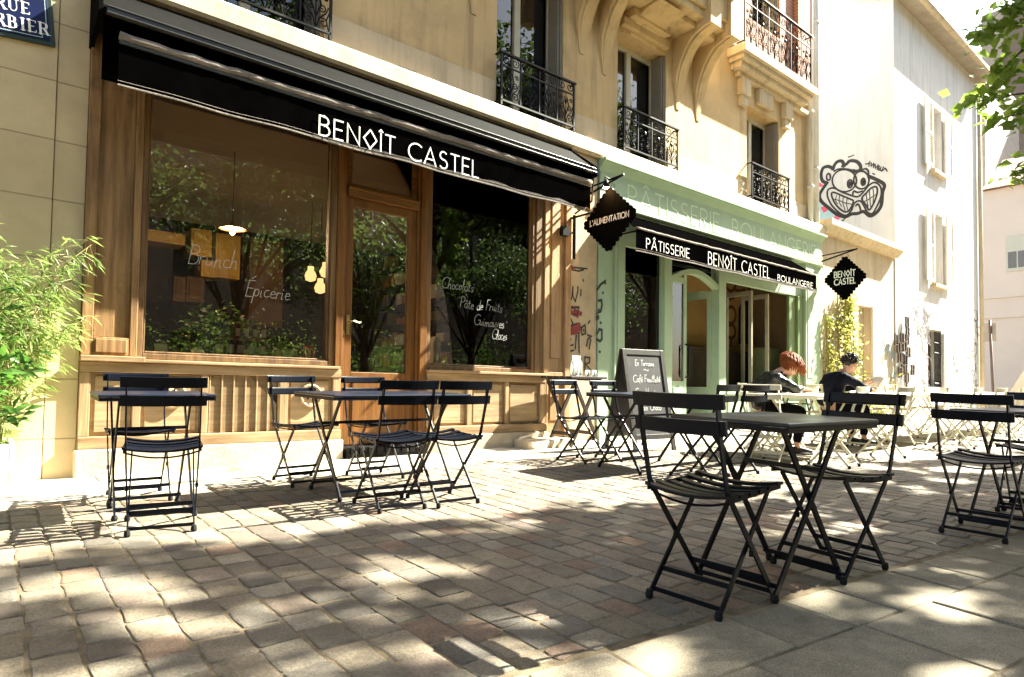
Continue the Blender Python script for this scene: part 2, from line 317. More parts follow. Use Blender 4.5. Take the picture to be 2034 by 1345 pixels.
cam.sensor_width = 36; cam.lens = FPX/2034*36; cam.shift_y = SHIFT/2034; cam.clip_end = 2000; cam.clip_start = .05
vs = sc.view_settings; vs.view_transform = 'Standard'; vs.look = 'None'; vs.gamma = 1; vs.use_curve_mapping = False; vs.exposure = 3.05
vs.use_white_balance = True; vs.white_balance_temperature = 6450; vs.white_balance_tint = 4
sc.cycles.max_bounces = 10; sc.cycles.transparent_max_bounces = 24; sc.cycles.sample_clamp_indirect = 6; sc.cycles.caustics_reflective = False; sc.cycles.caustics_refractive = False

# ------------------------------------------------------------------ ground
def sheet(x0, x1, y0, y1, dz, n=1):
    m = mb()
    for i in range(n):
        a, b = x0+(x1-x0)*i/n, x0+(x1-x0)*(i+1)/n
        m.add([(a,y0,gz(a,y0)+dz),(b,y0,gz(b,y0)+dz),(b,y1,gz(b,y1)+dz),(a,y1,gz(a,y1)+dz)], [(0,1,2,3)])
    return m
SAND = M('sandy_joint_grit', (.12,.092,.055), .95, .25, 14., .6, 180., col2=(.24,.185,.11))
g = sheet(-60, 160, -90, 90, -.0050).build('ground', SAND); tag(g, kind='structure')
def attr_mat(name, rough, bump, fs, speck=.0):
    m, nt, out = nodes(name); L = nt.links.new
    a = N(nt, 'ShaderNodeAttribute', attribute_name='tone'); tc = N(nt, 'ShaderNodeTexCoord')
    n = N(nt, 'ShaderNodeTexNoise', Scale=9., Detail=8., Roughness=.7); L(tc.outputs['Object'], n.inputs['Vector'])
    rp = N(nt, 'ShaderNodeMapRange'); rp.inputs[1].default_value = .3; rp.inputs[2].default_value = .7; rp.inputs[3].default_value = .72; rp.inputs[4].default_value = 1.25; L(n.outputs['Fac'], rp.inputs[0])
    n2 = N(nt, 'ShaderNodeTexNoise', Scale=fs, Detail=4., Roughness=.8); L(tc.outputs['Object'], n2.inputs['Vector'])
    r2 = N(nt, 'ShaderNodeMapRange'); r2.inputs[1].default_value = .35; r2.inputs[2].default_value = .65; r2.inputs[3].default_value = 1-speck; r2.inputs[4].default_value = 1+speck; L(n2.outputs['Fac'], r2.inputs[0])
    mm = N(nt, 'ShaderNodeMix', data_type='RGBA', blend_type='MULTIPLY'); mm.inputs[0].default_value = 1; L(a.outputs['Color'], mm.inputs[6]); L(rp.outputs[0], mm.inputs[7])
    m2 = N(nt, 'ShaderNodeMix', data_type='RGBA', blend_type='MULTIPLY'); m2.inputs[0].default_value = 1; L(mm.outputs[2], m2.inputs[6]); L(r2.outputs[0], m2.inputs[7])
    p = N(nt, 'ShaderNodeBsdfPrincipled', Roughness=rough); L(m2.outputs[2], p.inputs['Base Color']); p.inputs['Specular IOR Level'].default_value = .35
    ad = N(nt, 'ShaderNodeMath', operation='ADD'); L(n.outputs['Fac'], ad.inputs[0]); L(n2.outputs['Fac'], ad.inputs[1])
    bp = N(nt, 'ShaderNodeBump', Strength=bump, Distance=.006); L(ad.outputs[0], bp.inputs['Height']); L(bp.outputs[0], p.inputs['Normal']); L(p.outputs[0], out.inputs[0]); return m
def paving(name, stones, mat, rim=.006, drop=.008, crown=.0012, wob=.009):
    """stones: (corners CCW, colour); each becomes a worn block with rounded rim"""
    V = []; F = []; T = []
    for cs, col in stones:
        P = [Vector((p[0], p[1])) for p in cs]; c = sum(P, Vector((0,0)))/4; ring = []
        for i in range(4):
            a, b, d = P[i-1], P[i], P[(i+1)%4]
            r = min(.013, .16*min((a-b).length, (d-b).length))
            ring += [b+(a-b).normalized()*r, b+((a-b).normalized()+(d-b).normalized())*r*.3, b+(d-b).normalized()*r]
            mid = (b+d)/2+Vector((random.uniform(-1,1), random.uniform(-1,1)))*wob*.5; ring.append(mid)
        h = random.uniform(-.0016, .0016); tx, ty = random.uniform(-.012,.012), random.uniform(-.012,.012); n = len(ring); base = len(V)
        for k, (ins, dz) in enumerate(((0, -drop), (rim*.4, -.0032), (rim, -.0006), (rim*2.6, crown*.6))):
            for p in ring:
                p = p+Vector((random.uniform(-1,1), random.uniform(-1,1)))*.0022*(wob > 0)
                q = p+(c-p).normalized()*min(ins, (c-p).length*.6); e = q-c
                V.append((q.x, q.y, gz(q.x, q.y)+dz+(h+e.x*tx+e.y*ty if k else 0)))
        V.append((c.x, c.y, gz(c.x, c.y)+crown+h))
        for k in range(3):
            for i in range(n): F.append((base+k*n+i, base+k*n+(i+1)%n, base+(k+1)*n+(i+1)%n, base+(k+1)*n+i))
        for i in range(n): F.append((base+3*n+i, base+3*n+(i+1)%n, base+4*n))
        T += [col]*(4*n+1)
    me = bpy.data.meshes.new(name); me.from_pydata(V, [], F); at_ = me.color_attributes.new('tone', 'FLOAT_COLOR', 'POINT')
    at_.data.foreach_set('color', [x for c in T for x in (c[0], c[1], c[2], 1)]); me.materials.append(mat)
    o = bpy.data.objects.new(name, me); C.objects.link(o); return tag(o, kind='structure')
def edge_y(x): return 1.45-.118*(x-1.21)
tones = [(.215,.175,.125),(.225,.185,.132),(.19,.158,.115),(.235,.195,.145),(.20,.163,.12),(.19,.163,.125),(.22,.18,.128),(.20,.135,.095),(.162,.142,.115),(.25,.212,.16),(.135,.108,.086),(.215,.168,.128),(.165,.135,.102),(.175,.148,.112),(.128,.112,.092)]
st = []; x = -3.0
while x < 26:
    wd = random.uniform(.125, .155) if x < 9 else random.uniform(.15, .19); y = edge_y(x)+.02 if x < 30 else 0; y0 = max(y, -3)
    y = y0+random.uniform(-.02, .0) if False else y0; first = True
    while y < 5.0:
        ln = random.uniform(.15, .215)*(1. if x < 9 else 1.15)
        if first: ln = random.uniform(.08, .2); first = False
        ye = min(y+ln, 5.0)
        if ye-y > .05:
            j = lambda: random.uniform(-.008, .008); gp = .0032
            yl, yr = y, y
            cs = [(x+gp+j(), y+gp+j()), (x+wd-gp+j(), y+gp+j()), (x+wd-gp+j(), ye-gp+j()), (x+gp+j(), ye-gp+j())]
            t = random.choice(tones); k = random.uniform(.78, 1.06)
            st.append((cs, mul(t, k)))
        y = ye
    x += wd
paving('cobblestone_paving', st, attr_mat('worn_sandstone_setts', .62, 1.0, 95., .32))
# granite slab band beside the setts: two rows following the edge line, then bigger flags
sl_ = []; d = Vector((1, -.118)).normalized(); nn = Vector((d.y, -d.x))*1
if nn.y > 0: nn = -nn
o0 = Vector((1.21, 1.45))-d*6
for r0, r1, l0, l1 in ((0, .30, .27, .58), (.30, .72, .4, .8), (.72, 1.2, .5, .85), (1.2, 1.7, .5, .9), (1.7, 2.3, .5, .9), (2.3, 2.8, .5, .9)):
    t = random.uniform(0, .3)
    while t < 32:
        ln = random.uniform(l0, l1); gp = .004
        a = o0+d*(t+gp)+nn*(r0+gp); b = o0+d*(t+ln-gp)+nn*(r0+gp); c_ = o0+d*(t+ln-gp)+nn*(r1-gp); e = o0+d*(t+gp)+nn*(r1-gp)
        k = random.uniform(.88, 1.1); sl_.append(([e, c_, b, a], mul((.225,.192,.14), k))); t += ln
paving('stone_slab_band', sl_, attr_mat('speckled_granite_slabs', .8, .5, 190., .45), rim=.005, drop=.008, crown=.001, wob=.0)
# footway in front of the shops: smooth slabs
pv = []; x = -4.
while x < 26:
    ln = random.uniform(.85, 1.1)
    for y0, y1 in ((5.005, 5.17), (5.17, 5.62), (5.62, 6.07)):
        gp = .003; pv.append(([(x+gp,y0+gp),(x+ln-gp,y0+gp),(x+ln-gp,y1-gp),(x+gp,y1-gp)], mul((.40,.355,.28), random.uniform(.92,1.06))))
    x += ln
paving('footway', pv, attr_mat('pale_footway_stone', .8, .25, 130., .12), rim=.005, drop=.008, crown=.001, wob=0)

# ------------------------------------------------------------------ apartment building
B = root('apartment_building', 'beige stone apartment building with wrought iron window railings and curved stone brackets', 'building', (6.5, 6.05, gz(6.5, 6.05)))
ups = [(1.22, 2.45, 4.3, 7.0), (4.66, 5.78, 4.3, 7.0), (6.86, 7.98, 4.3, 6.1), (10.30, 11.42, 4.3, 6.02)]
hi = [(x0, x1, 7.6, 10) for x0, x1 in ((1.22,2.45),(10.4,11.4))]
part(wall_grid(mb(), -6, 13.05, -.2, 14, 6.05, 6.45, [(.56,5.90,-.3,4.0),(6.42,12.98,-.3,3.95)]+ups+hi), 'wall', STONE, B)
m = mb(); m.box(-6, .345, 6.012, 6.049, -.2, 4.09); m.box(.352, .555, 6.022, 6.049, -.2, 4.09); part(m, 'ashlar_facing', ASHLAR, B)
m = mb(); m.box(5.905, 6.415, 6.0, 6.30, -.2, 4.08); part(m, 'plaster_pier', PLASTER, B, bevel=.01)
m = mb(); m.box(12.985, 13.06, 5.99, 6.3, -.2, 4.08); part(m, 'corner_strip', STONE2, B)
m = mb(); m.prism([(6.049,4.09),(5.95,4.09),(5.93,4.12),(5.93,4.27),(5.95,4.30),(6.049,4.31)], -6, 13.07); part(m, 'cornice', STONE2, B)
for a, b in ((-6,1.2),(2.48,4.63),(5.82,6.83),(8.02,10.27),(11.46,13.05)): part(mb().box(a, b, 6.035, 6.049, 4.31, 4.62), 'base_course', STONE2, B)
m = mb(); m.box(-6, 9.0, 5.16, 6.05, 7.2, 7.36); part(m, 'unseen_shade_slab', STONE2, B)  # unseen slab added to cast shade on the upper left wall
# rooms
m = mb(); m.add([(.3,6.45,.30),(5.9,6.45,.30),(5.9,11,.30),(.3,11,.30)], [(0,1,2,3)]); part(m, 'shop_floor', FLOORW, B)
m = mb(); m.box(.3, 6.4, 6.46, 11, 3.46, 3.6); part(m, 'ceiling', CEIL, B)
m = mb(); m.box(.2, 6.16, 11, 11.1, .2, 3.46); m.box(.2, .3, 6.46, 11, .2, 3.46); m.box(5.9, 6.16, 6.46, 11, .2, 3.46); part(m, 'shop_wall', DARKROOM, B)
part(mb().box(5.88, 5.899, 6.46, 6.86, .31, 3.45), 'shop_wall', CEIL, B)
m = mb(); m.box(6.17, 13.05, 6.46, 10, 3.46, 3.6); part(m, 'ceiling', M('brown_ceiling', (.16,.09,.05), .8), B)
OCH = M('ochre_wall', (.30,.20,.10), .9, .2, 1.5, .1, dirt=(.14,.08,.04), damt=.5)
m = mb(); m.box(6.17, 13.05, 9.6, 9.7, .2, 3.46); m.box(6.18, 6.28, 6.46, 9.6, .2, 3.46); m.box(12.95, 13.05, 6.46, 9.6, .2, 3.46); part(m, 'bakery_wall', OCH, B)
m = mb(); m.add([(6.2,6.45,.30),(13,6.45,.30),(13,9.6,.30),(6.2,9.6,.30)], [(0,1,2,3)]); part(m, 'bakery_floor', FLOORW, B)
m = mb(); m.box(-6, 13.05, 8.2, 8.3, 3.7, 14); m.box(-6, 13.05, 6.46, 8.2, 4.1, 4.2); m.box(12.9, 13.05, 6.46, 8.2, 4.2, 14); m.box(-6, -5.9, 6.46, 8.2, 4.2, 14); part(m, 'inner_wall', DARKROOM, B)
m = mb(); m.box(-6.2, 13.2, 5.8, 11.3, 14, 14.3); part(m, 'roof', STONE2, B)
m = mb(); m.box(13.0, 13.06, 6.45, 11.2, -.2, 14); m.box(-6, 13.0, 11.12, 11.2, -.2, 14); part(m, 'side_wall', GABLE, B)  # side wall greyed too, so it bounces less yellow onto the gable
# upper windows: two leaves set back in the reveal, grey folded shutter on the right reveal
def win(x0, x1, z0, z1, Y=6.30):
    f = mb(); fw = .055
    for a, b in ((x0, x0+fw), (x1-fw, x1)): f.box(a, b, Y, Y+.07, z0, z1)
    f.box(x0+fw, x1-fw, Y, Y+.07, z1-fw*1.4, z1); f.box(x0+fw, x1-fw, Y, Y+.07, z0, z0+.09)
    c = (x0+x1)/2-.04
    f.box(c-.05, c+.05, Y-.012, Y+.06, z0+.09, z1-fw*1.4)
    o = part(f, 'window', WINWH, B, bevel=.006)
    part(mb().box(x0+fw, c-.05, Y+.03, Y+.036, z0+.09, z1-fw*1.4), 'pane', GLASSU, o, sub=True); part(mb().box(c+.05, x1-fw, Y+.03, Y+.036, z0+.09, z1-fw*1.4), 'pane', GLASSU, o, sub=True)
    cu = mb(); n = 24
    for s0, s1 in ((x1-.40, x1-.06),):
        pts = [(s0+(s1-s0)*i/n, Y+.22+.03*math.sin(i*1.9)) for i in range(n+1)]
        for i in range(n): cu.add([(pts[i][0],pts[i][1],z0),(pts[i+1][0],pts[i+1][1],z0),(pts[i+1][0],pts[i+1][1],z1),(pts[i][0],pts[i][1],z1)], [(0,1,2,3)])
    part(cu, 'curtain', CURT, o, sub=True, smooth=True)
    s = mb(); s.box(x1-.035, x1-.004, 6.07, Y-.005, z0+.02, z1-.02); s.box(x1-.07, x1-.042, 6.09, Y-.02, z0+.03, z1-.03)
    for k in range(40): s.box(x1-.0745, x1-.0705, 6.12, Y-.05, z0+.1+k*(z1-z0-.2)/40, z0+.1+(k+.6)*(z1-z0-.2)/40)
    part(s, 'shutter', SHUT, o, sub=True)
for h in ups: win(*h)
for h in hi: win(*h)
def spiral(cx, cz, r, a0, turns, sgn=1, n=13): return [(cx+r*(1-.78*i/n)*math.cos(R(a0)+sgn*turns*2*math.pi*i/n), cz+r*(1-.78*i/n)*math.sin(R(a0)+sgn*turns*2*math.pi*i/n)) for i in range(n+1)]
def railing(name, x0, x1, z0, z1, Y, parent, ends=True, bays=4):
    m = mb(); H = z1-z0; zf = z1-.17*H/.62
    def tb(ps, r=.0075): m.tube([(u, Y, v) for u, v in ps], r, 4)
    m.box(x0-.02, x1+.02, Y-.022, Y+.022, z1-.018, z1+.004); m.box(x0, x1, Y-.009, Y+.009, zf-.008, zf+.008); m.box(x0, x1, Y-.012, Y+.012, z0, z0+.02)
    for xx in (x0+.008, x1-.008): m.box(xx-.012, xx+.012, Y-.012, Y+.012, z0-.05, z1-.018)
    if ends:
        for xx in (x0-.01, x1+.01): m.box(xx-.009, xx+.009, Y+.012, Y+.14, z1-.016, z1+.002); m.box(xx-.009, xx+.009, Y+.012, Y+.14, z0, z0+.018)
    W = (x1-x0)/bays
    for b in range(bays):
        u0 = x0+b*W; uc = u0+W/2
        if b: m.box(u0-.007, u0+.007, Y-.007, Y+.007, z0, z1-.018)
        rf = (z1-zf)*.40; zc = (z1+zf)/2
        for s in (-1, 1):
            tb(spiral(uc+s*W*.22, zc, rf, 90 if s > 0 else 90, 1.4, -s)); 
            L = zf-z0
            tb(spiral(uc+s*W*.24, z0+L*.22, W*.17, 180 if s > 0 else 0, 1.35, -s)); tb(spiral(uc+s*W*.2, z0+L*.55, W*.14, 200 if s > 0 else -20, 1.3, s))
            tb(spiral(uc+s*W*.3, z0+L*.78, W*.1, 180 if s > 0 else 0, 1.2, -s))
            tb([(uc+s*W*.02, z0+L*.05), (uc+s*W*.1, z0+L*.3), (uc+s*W*.32, z0+L*.45), (uc+s*W*.4, z0+L*.6)])
            tb([(uc, z0+L*.3), (uc+s*W*.16, z0+L*.62), (uc+s*W*.06, z0+L*.86)], .009)
            tb([(uc+s*W*.42, z0+L*.05), (uc+s*W*.34, z0+L*.3), (uc+s*W*.44, z0+L*.5)])
        tb([(uc, z0), (uc, zf)], .006); m.lathe((uc, Y, z0+L*.72), [(.004,-.04),(.018,-.01),(.018,.01),(.004,.04)], 6)
    return part(m, name, IRON, parent)
for x0, x1 in ((1.27,2.52),(4.66,5.90),(6.89,8.16),(10.31,11.62)): railing('window_railing', x0, x1, 4.36, 4.96, 5.955, B)
# curved brackets, oriels, balcony
def rib(X, z0=5.31, z1=6.40, dep=.66, w=.13):
    m = mb(); n = 16
    for wk, dk in ((1.0, .86), (.58, 1.0)):
        base = len(m.v)
        for i in range(n+1):
            s = i/n; z = z0+(z1-z0)*s; y = 6.05-dep*dk*(1-math.sqrt(max(0, 1-s*s)))-.012*dk; hw = (w*.28+w*.72*min(1, s*2.2))*wk
            m.v += [(X-hw, 6.06, z), (X-hw, y, z), (X+hw, y, z), (X+hw, 6.06, z)]
        for i in range(n):
            for k in range(3): m.f.append((base+i*4+k, base+i*4+k+1, base+i*4+4+k+1, base+i*4+4+k))
        m.f.append((base, base+3, base+2, base+1))
    m.box(X-w*1.02, X+w*1.02, 5.36, 6.05, z1, z1+.75); m.box(X-w*1.2, X+w*1.2, 5.33, 6.05, z1+.75, z1+.86)
    return part(m, 'stone_bracket', STONE, B)
for X, z in ((3.83,5.31),(4.31,5.31),(.2,5.31),(6.12,5.47),(6.58,5.33),(8.27,5.33),(8.81,5.30)): rib(X, z)
def oriel(x0, x1, name='oriel'):
    m = mb(); m.prism([(x0,6.05),(x0+.25,5.42),(x1-.25,5.42),(x1,6.05)], 6.62, 13.2, 'z')
    m.prism([(x0+.02,6.05),(x0+.27,5.47),(x1-.27,5.47),(x1-.02,6.05)], 6.50, 6.62, 'z'); m.prism([(x0+.2,6.05),(x0+.4,5.62),(x1-.4,5.62),(x1-.2,6.05)], 6.41, 6.50, 'z')
    o = part(m, name, STONE, B, bevel=.012)
    for k in range(2):
        a = x0+.55+k*(x1-x0-1.1)/2+.12; part(mb().box(a, a+(x1-x0-1.1)/2-.24, 5.39, 5.415, 7.7, 9.6), 'window', GLASSU, o, sub=True)
oriel(.05, 4.62); oriel(5.92, 9.06)
m = mb(); m.prism([(6.05,6.10)]+[(6.03-.5*(1-math.cos(R(a))), 6.12+.27*math.sin(R(a))) for a in range(0, 91, 9)]+[(5.5,6.409),(6.05,6.409)], 7.12, 7.72); m.box(7.0, 7.84, 5.86, 6.05, 6.28, 6.405); m.box(6.9, 7.94, 5.96, 6.05, 6.16, 6.2799); part(m, 'console', STONE, B, bevel=.01)
m = mb(); m.box(9.66, 12.25, 5.70, 6.05, 6.66, 6.80); m.box(9.72, 12.19, 5.76, 6.05, 6.58, 6.66); m.box(9.78, 12.13, 5.84, 6.05, 6.48, 6.58); m.box(9.9, 12.4, 5.95, 6.05, 6.40, 6.48)
part(m, 'balcony', STONE2, B, bevel=.008); railing('balcony_railing', 9.72, 12.10, 6.84, 7.80, 5.75, B, bays=6)
for X in (10.12, 11.62): m = mb(); m.box(X-.13, X+.13, 5.93, 6.05, 6.1, 6.40); m.box(X-.10, X+.10, 5.97, 6.05, 5.93, 6.1); part(m, 'console', STONE2, B, bevel=.008)
part(mb().box(10.6, 11.1, 5.97, 6.05, 6.12, 6.40), 'keystone', STONE2, B, bevel=.008)
m = mb(); wall_grid(m, 9.7, 12.5, 6.80, 12, 6.02, 6.049, [h for h in hi]); part(m, 'brick_panel', BRICKR, B)
m = mb(); m.box(11.95, 12.42, 5.93, 6.02, 6.8, 12); part(m, 'brick_pier', BRICKR, B)
m = mb(); m.tube([(12.52,5.97,4.33),(12.52,5.97,14)], .05, 10); m.tube([(12.75,5.97,4.33),(12.75,5.97,14)], .055, 10)
for z in (5, 6.5, 8, 9.5): m.lathe((12.52,5.97,z), [(.06,-.03),(.065,0),(.06,.03)], 10); m.lathe((12.75,5.97,z+.4), [(.065,-.03),(.07,0),(.065,.03)], 10)
part(m, 'drainpipe', WHITEW, B, smooth=True)
m = mb()
for px, py in ((808,152),(928,193)): p = at(px, py, 6.04); m.box(p.x-.11, p.x+.11, 6.015, 6.034, 4.315, 4.345)
part(m, 'air_vent', AWMET, B)
# graffiti on the plaster pier
BLKP = M('black_spray_paint', (.02,.018,.018), .6, .1, 9., 0); REDP = M('dark_red_spray_paint', (.22,.03,.03), .6, .2, 9., 0)
def wallmark(lines, Y, wdt, mat, parent, name, close=False):
    m = mb()
    for k, l in enumerate(lines):
        m.ribbon([(at(px, py, Y).x, at(px, py, Y).z) for px, py in l], wdt if not isinstance(wdt, list) else wdt[k], fr_y(Y), .0006+.0003*k)
    m.flat = True; return part(m, name, mat, parent)
z6 = lambda x, y: (1080+x/3.539, 380+y/3.539)
wallmark([[z6(*p) for p in l] for l in (
 [(160,680),(185,780),(170,690),(195,760),(205,670)], [(205,670),(205,740),(222,775),(240,700),(240,670)], [(262,690),(260,735)], [(165,500),(205,535),(305,545)], [(200,550),(240,562),(280,552)], [(275,620),(278,632)],
 [(165,830),(200,810),(175,870),(205,930),(190,960)], [(200,820),(245,815),(235,870),(205,860)], [(165,940),(200,990),(165,1000),(170,950),(235,930)], [(262,960),(268,1010),(295,1000),(290,940),(262,960)], [(278,970),(282,985)], [(310,930),(325,910)],
 [(305,1010),(335,1020),(310,1040),(300,1090)], [(330,1040),(318,1110)], [(190,1040),(165,1060),(185,1085),(205,1080)], [(165,1085),(180,1125),(210,1118)], [(228,1010),(222,1110)], [(245,1000),(248,1135)], [(155,1165),(160,1190)],
 [(228,1260),(230,1170),(258,1180),(260,1255)], [(288,1260),(288,1165),(322,1170),(320,1205),(292,1215),(328,1258)])], 5.9985, .022, BLKP, B, 'graffiti')
wallmark([[z6(*p) for p in l] for l in ([(168,812),(250,816)], [(215,840),(262,862)], [(190,850),(240,875)], [(185,960),(250,940)], [(190,975),(250,965)], [(195,995),(245,985)], [(170,515),(205,545)])], 5.9975, [.03,.06,.06,.07,.07,.06,.05], REDP, B, 'graffiti')

# ------------------------------------------------------------------ wooden shopfront
S = root('wooden_shopfront', 'weathered brown wooden shopfront with two large panes and a glazed door', 'shopfront', (3.1, 6.0, gz(3.1, 6.0)))
m = mb(); m.box(.54, 2.74, 5.93, 6.05, 0, .372); m.box(3.70, 5.52, 5.93, 6.05, 0, .372); part(m, 'stone_plinth', PLINTH, S, bevel=.012)
m = mb(); m.box(4.9, 5.62, 5.62, 5.93, 0, .30); part(m, 'stone_step', STONE2, S, bevel=.03)
m = mb(); m.box(2.76, 3.68, 5.9, 6.3, .1, .30); 
for k in range(9): m.box(2.8+k*.095, 2.86+k*.095, 5.885, 5.9, .22, .29)
part(m, 'door_step', AWMET, S, bevel=.006)
def frame(m, x0, x1, z0, z1, y0, y1, l, r, b, t):
    m.box(x0, x0+l, y0, y1, z0, z1); m.box(x1-r, x1, y0, y1, z0, z1); m.box(x0+l, x1-r, y0+.0015, y1, z0, z0+b); m.box(x0+l, x1-r, y0+.0015, y1, z1-t, z1)
# base boards
m = mb(); m.box(.56, 2.72, 5.955, 6.05, .374, .47); m.box(3.72, 5.48, 5.955, 6.05, .374, .47); m.box(.56, 2.72, 5.975, 6.05, .98, 1.062); m.box(3.72, 5.48, 5.975, 6.05, .98, 1.062); m.box(.555, 1.0, 5.93, 6.05, 1.064, 1.11); m.box(1.0, 2.70, 5.95, 6.05, 1.064, 1.092); m.box(3.71, 5.50, 5.94, 6.05, 1.064, 1.095)
part(m, 'base_rail', BASEW, S, bevel=.006)
for a, b in ((.56,.635),(.925,.985),(1.44,1.50),(2.12,2.20),(2.64,2.72),(3.72,3.80),(4.26,4.33),(4.82,4.88),(5.38,5.48)): part(mb().box(a, b, 5.982, 6.05, .471, .979), 'base_stile', BASEV, S, bevel=.005)
for a, b in ((.636,.924),(.986,1.439),(2.201,2.639),(3.801,4.259),(4.331,4.819),(4.881,5.379)):
    m = mb(); m.box(a, b, 6.02, 6.05, .472, .978); m.box(a+.03, b-.03, 6.005, 6.02, .50, .95); part(m, 'base_panel', PANELW, S, bevel=.006)
m = mb(); m.box(1.501, 2.119, 6.035, 6.05, .472, .978); part(m, 'grille_backing', M('dark_vent', (.05,.03,.015), .9), S)
m = mb()
for k in range(7): x = 1.505+k*.1003; m.box(x+.004, x+.015, 5.99, 6.02, .472, .978)
for k in range(70):
    for sg in (1, -1):
        z = .30+k*.0145
        if k % 1 == 0:
            a, b = Vector((1.52, 6.012, z)), Vector((2.10, 6.012, z+sg*.58))
            # clip to the opening
            d = b-a; t0, t1 = 0., 1.
            for lo, hi_ in ((.475, .976),):
                if d.z: 
                    ta, tb_ = (lo-a.z)/d.z, (hi_-a.z)/d.z; ta, tb_ = min(ta, tb_), max(ta, tb_); t0, t1 = max(t0, ta), min(t1, tb_)
            if t1-t0 > .02: m.bar(a+d*t0+Vector((0,.004*sg,0)), a+d*t1+Vector((0,.004*sg,0)), .005, .0055, (0,1,0))
part(m, 'vent_grille', PANELW, S)
for X in (1.215, 2.42):
    m = mb(); m.lathe((X, 5.998, .80), [(.115,0),(.115,.02),(.10,.032),(.085,.02),(.07,.016),(.03,.03),(.012,.034)], 28, 'y'); part(m, 'round_vent', PANELW, S, smooth=False, bevel=.004)
    m2 = mb(); 
    for k in range(5):
        a = k*2*math.pi/5; m2.obox((X+.045*math.cos(a), 5.966, .80+.045*math.sin(a)), (.012*math.cos(a), 0, .012*math.sin(a)), (0,.004,0), (-.006*math.sin(a),0,.006*math.cos(a)))
    part(m2, 'vent_slot', AWMET, S)
# pilasters
m = mb(); m.box(.56, .64, 5.985, 6.05, 1.112, 4.0); m.box(.89, .945, 5.985, 6.05, 1.112, 4.0); m.box(.64, .89, 5.987, 6.05, 1.112, 1.26); m.box(.64, .89, 6.015, 6.05, 1.26, 4.0); m.box(.655, .875, 5.975, 5.987, 1.135, 1.245)
part(m, 'pilaster', PILW, S, bevel=.008)
m = mb(); m.box(5.44, 5.52, 5.985, 6.05, 1.1, 4.0); m.box(5.80, 5.90, 5.975, 6.05, .3, 4.0); m.box(5.52, 5.80, 6.012, 6.05, .3, 4.0); m.box(5.57, 5.75, 6.0, 6.012, 1.3, 3.6); m.box(5.57, 5.75, 6.0, 6.012, .5, .95); m.box(5.49, 5.52, 5.985, 6.05, .3, 1.1); m.box(5.52, 5.80, 5.985, 6.05, 1.0, 1.12)
part(m, 'pilaster', wood('sunlit_wood_pilaster', (.36,.20,.09), (.50,.32,.16), .55, (.2,.1,.04)), S, bevel=.008)  # wood colour brightened to carry the orange sunlight on this pilaster
m = mb(); m.box(.946, 5.44, 6.02, 6.07, 3.46, 4.0); part(m, 'fascia_board', WOODX, S)
# sashes
m = mb(); frame(m, .946, 2.655, 1.094, 3.458, 6.01, 6.10, .042, .055, .05, .05); frame(m, .989, 2.599, 1.145, 3.407, 6.035, 6.10, .018, .018, .02, .02); sashL = part(m, 'window_frame', WOODM, S, bevel=.006)
GL = mb().box(1.005, 2.581, 6.066, 6.072, 1.165, 3.387); paneL = part(GL, 'pane', GLASS, sashL, sub=True)
m = mb(); frame(m, 3.716, 5.30, 1.097, 3.458, 6.01, 6.10, .05, .05, .05, .05); frame(m, 3.767, 5.249, 1.148, 3.407, 6.035, 6.10, .018, .018, .02, .02); sashR = part(m, 'window_frame', WOODM, S, bevel=.006)
paneR = part(mb().box(3.786, 5.231, 6.066, 6.072, 1.168, 3.387), 'pane', GLASS, sashR, sub=True)
m = mb(); m.box(5.301, 5.439, 6.0, 6.06, 1.1, 3.459); part(m, 'jamb', WOODM, S, bevel=.006)
m = mb(); m.box(2.657, 2.735, 5.99, 6.12, .30, 3.459); m.box(2.735, 2.765, 6.02, 6.12, .30, 3.459); m.box(3.625, 3.714, 5.99, 6.12, .30, 3.459); m.box(3.595, 3.625, 6.02, 6.12, .30, 3.459); part(m, 'door_post', DOORW, S, bevel=.006)
m = mb(); m.box(2.766, 3.594, 6.0, 6.12, 2.83, 2.90); m.box(2.766, 3.594, 5.985, 6.12, 2.90, 2.925); frame(m, 2.768, 3.592, 2.927, 3.457, 6.05, 6.11, .06, .06, .05, .05); tr = part(m, 'transom', DOORX, S, bevel=.005)
part(mb().box(2.829, 3.531, 6.075, 6.081, 2.978, 3.406), 'pane', GLASS, tr, sub=True)
m = mb(); frame(m, 2.768, 3.592, .305, 2.826, 6.05, 6.10, .085, .10, .74, .09); m.box(2.87, 3.48, 6.04, 6.0515, .42, .95); door = part(m, 'door', DOORW, S, bevel=.006)
part(mb().box(2.854, 3.491, 6.072, 6.078, 1.046, 2.735), 'pane', GLASS, door, sub=True)
BRASS = M('aged_brass', (.55,.40,.2), .3, .1, 9., 0, metal=1.)
m = mb(); m.box(2.79, 2.825, 6.035, 6.049, 1.42, 1.62); m.tube([(2.81,6.03,1.55),(2.81,5.985,1.55),(2.84,5.975,1.555),(2.90,5.975,1.54),(2.92,5.98,1.55)], .009, 8); part(m, 'handle', BRASS, door, sub=True, smooth=False)
CHALK = M('white_chalk_pen', (.42,.42,.40), .8, .15, 30., 0)
def write_on_pane(t, p0, p1, h, parent, Y=6.0645, wd=.0048, slant=.2):
    a, b = at(p0[0], p0[1], Y), at(p1[0], p1[1], Y); m = mb(); letters(m, t, fr_y(Y), a.x, a.z, h, wd, width=b.x-a.x, gap=.1, slant=slant, jit=.06); return part(m, 'chalk_writing', CHALK, parent, sub=True)
m = mb()
B_ = [[(0,1),(-.02,0)], [(-.1,.9),(.2,1.05),(.42,.85),(.3,.6),(.05,.5),(.4,.4),(.5,.2),(.3,0),(.0,-.02)]]
write_on_pane('Brunch', (374,524), (470,535), .17, paneL); write_on_pane('Épicerie', (488,588), (574,597), .15, paneL)
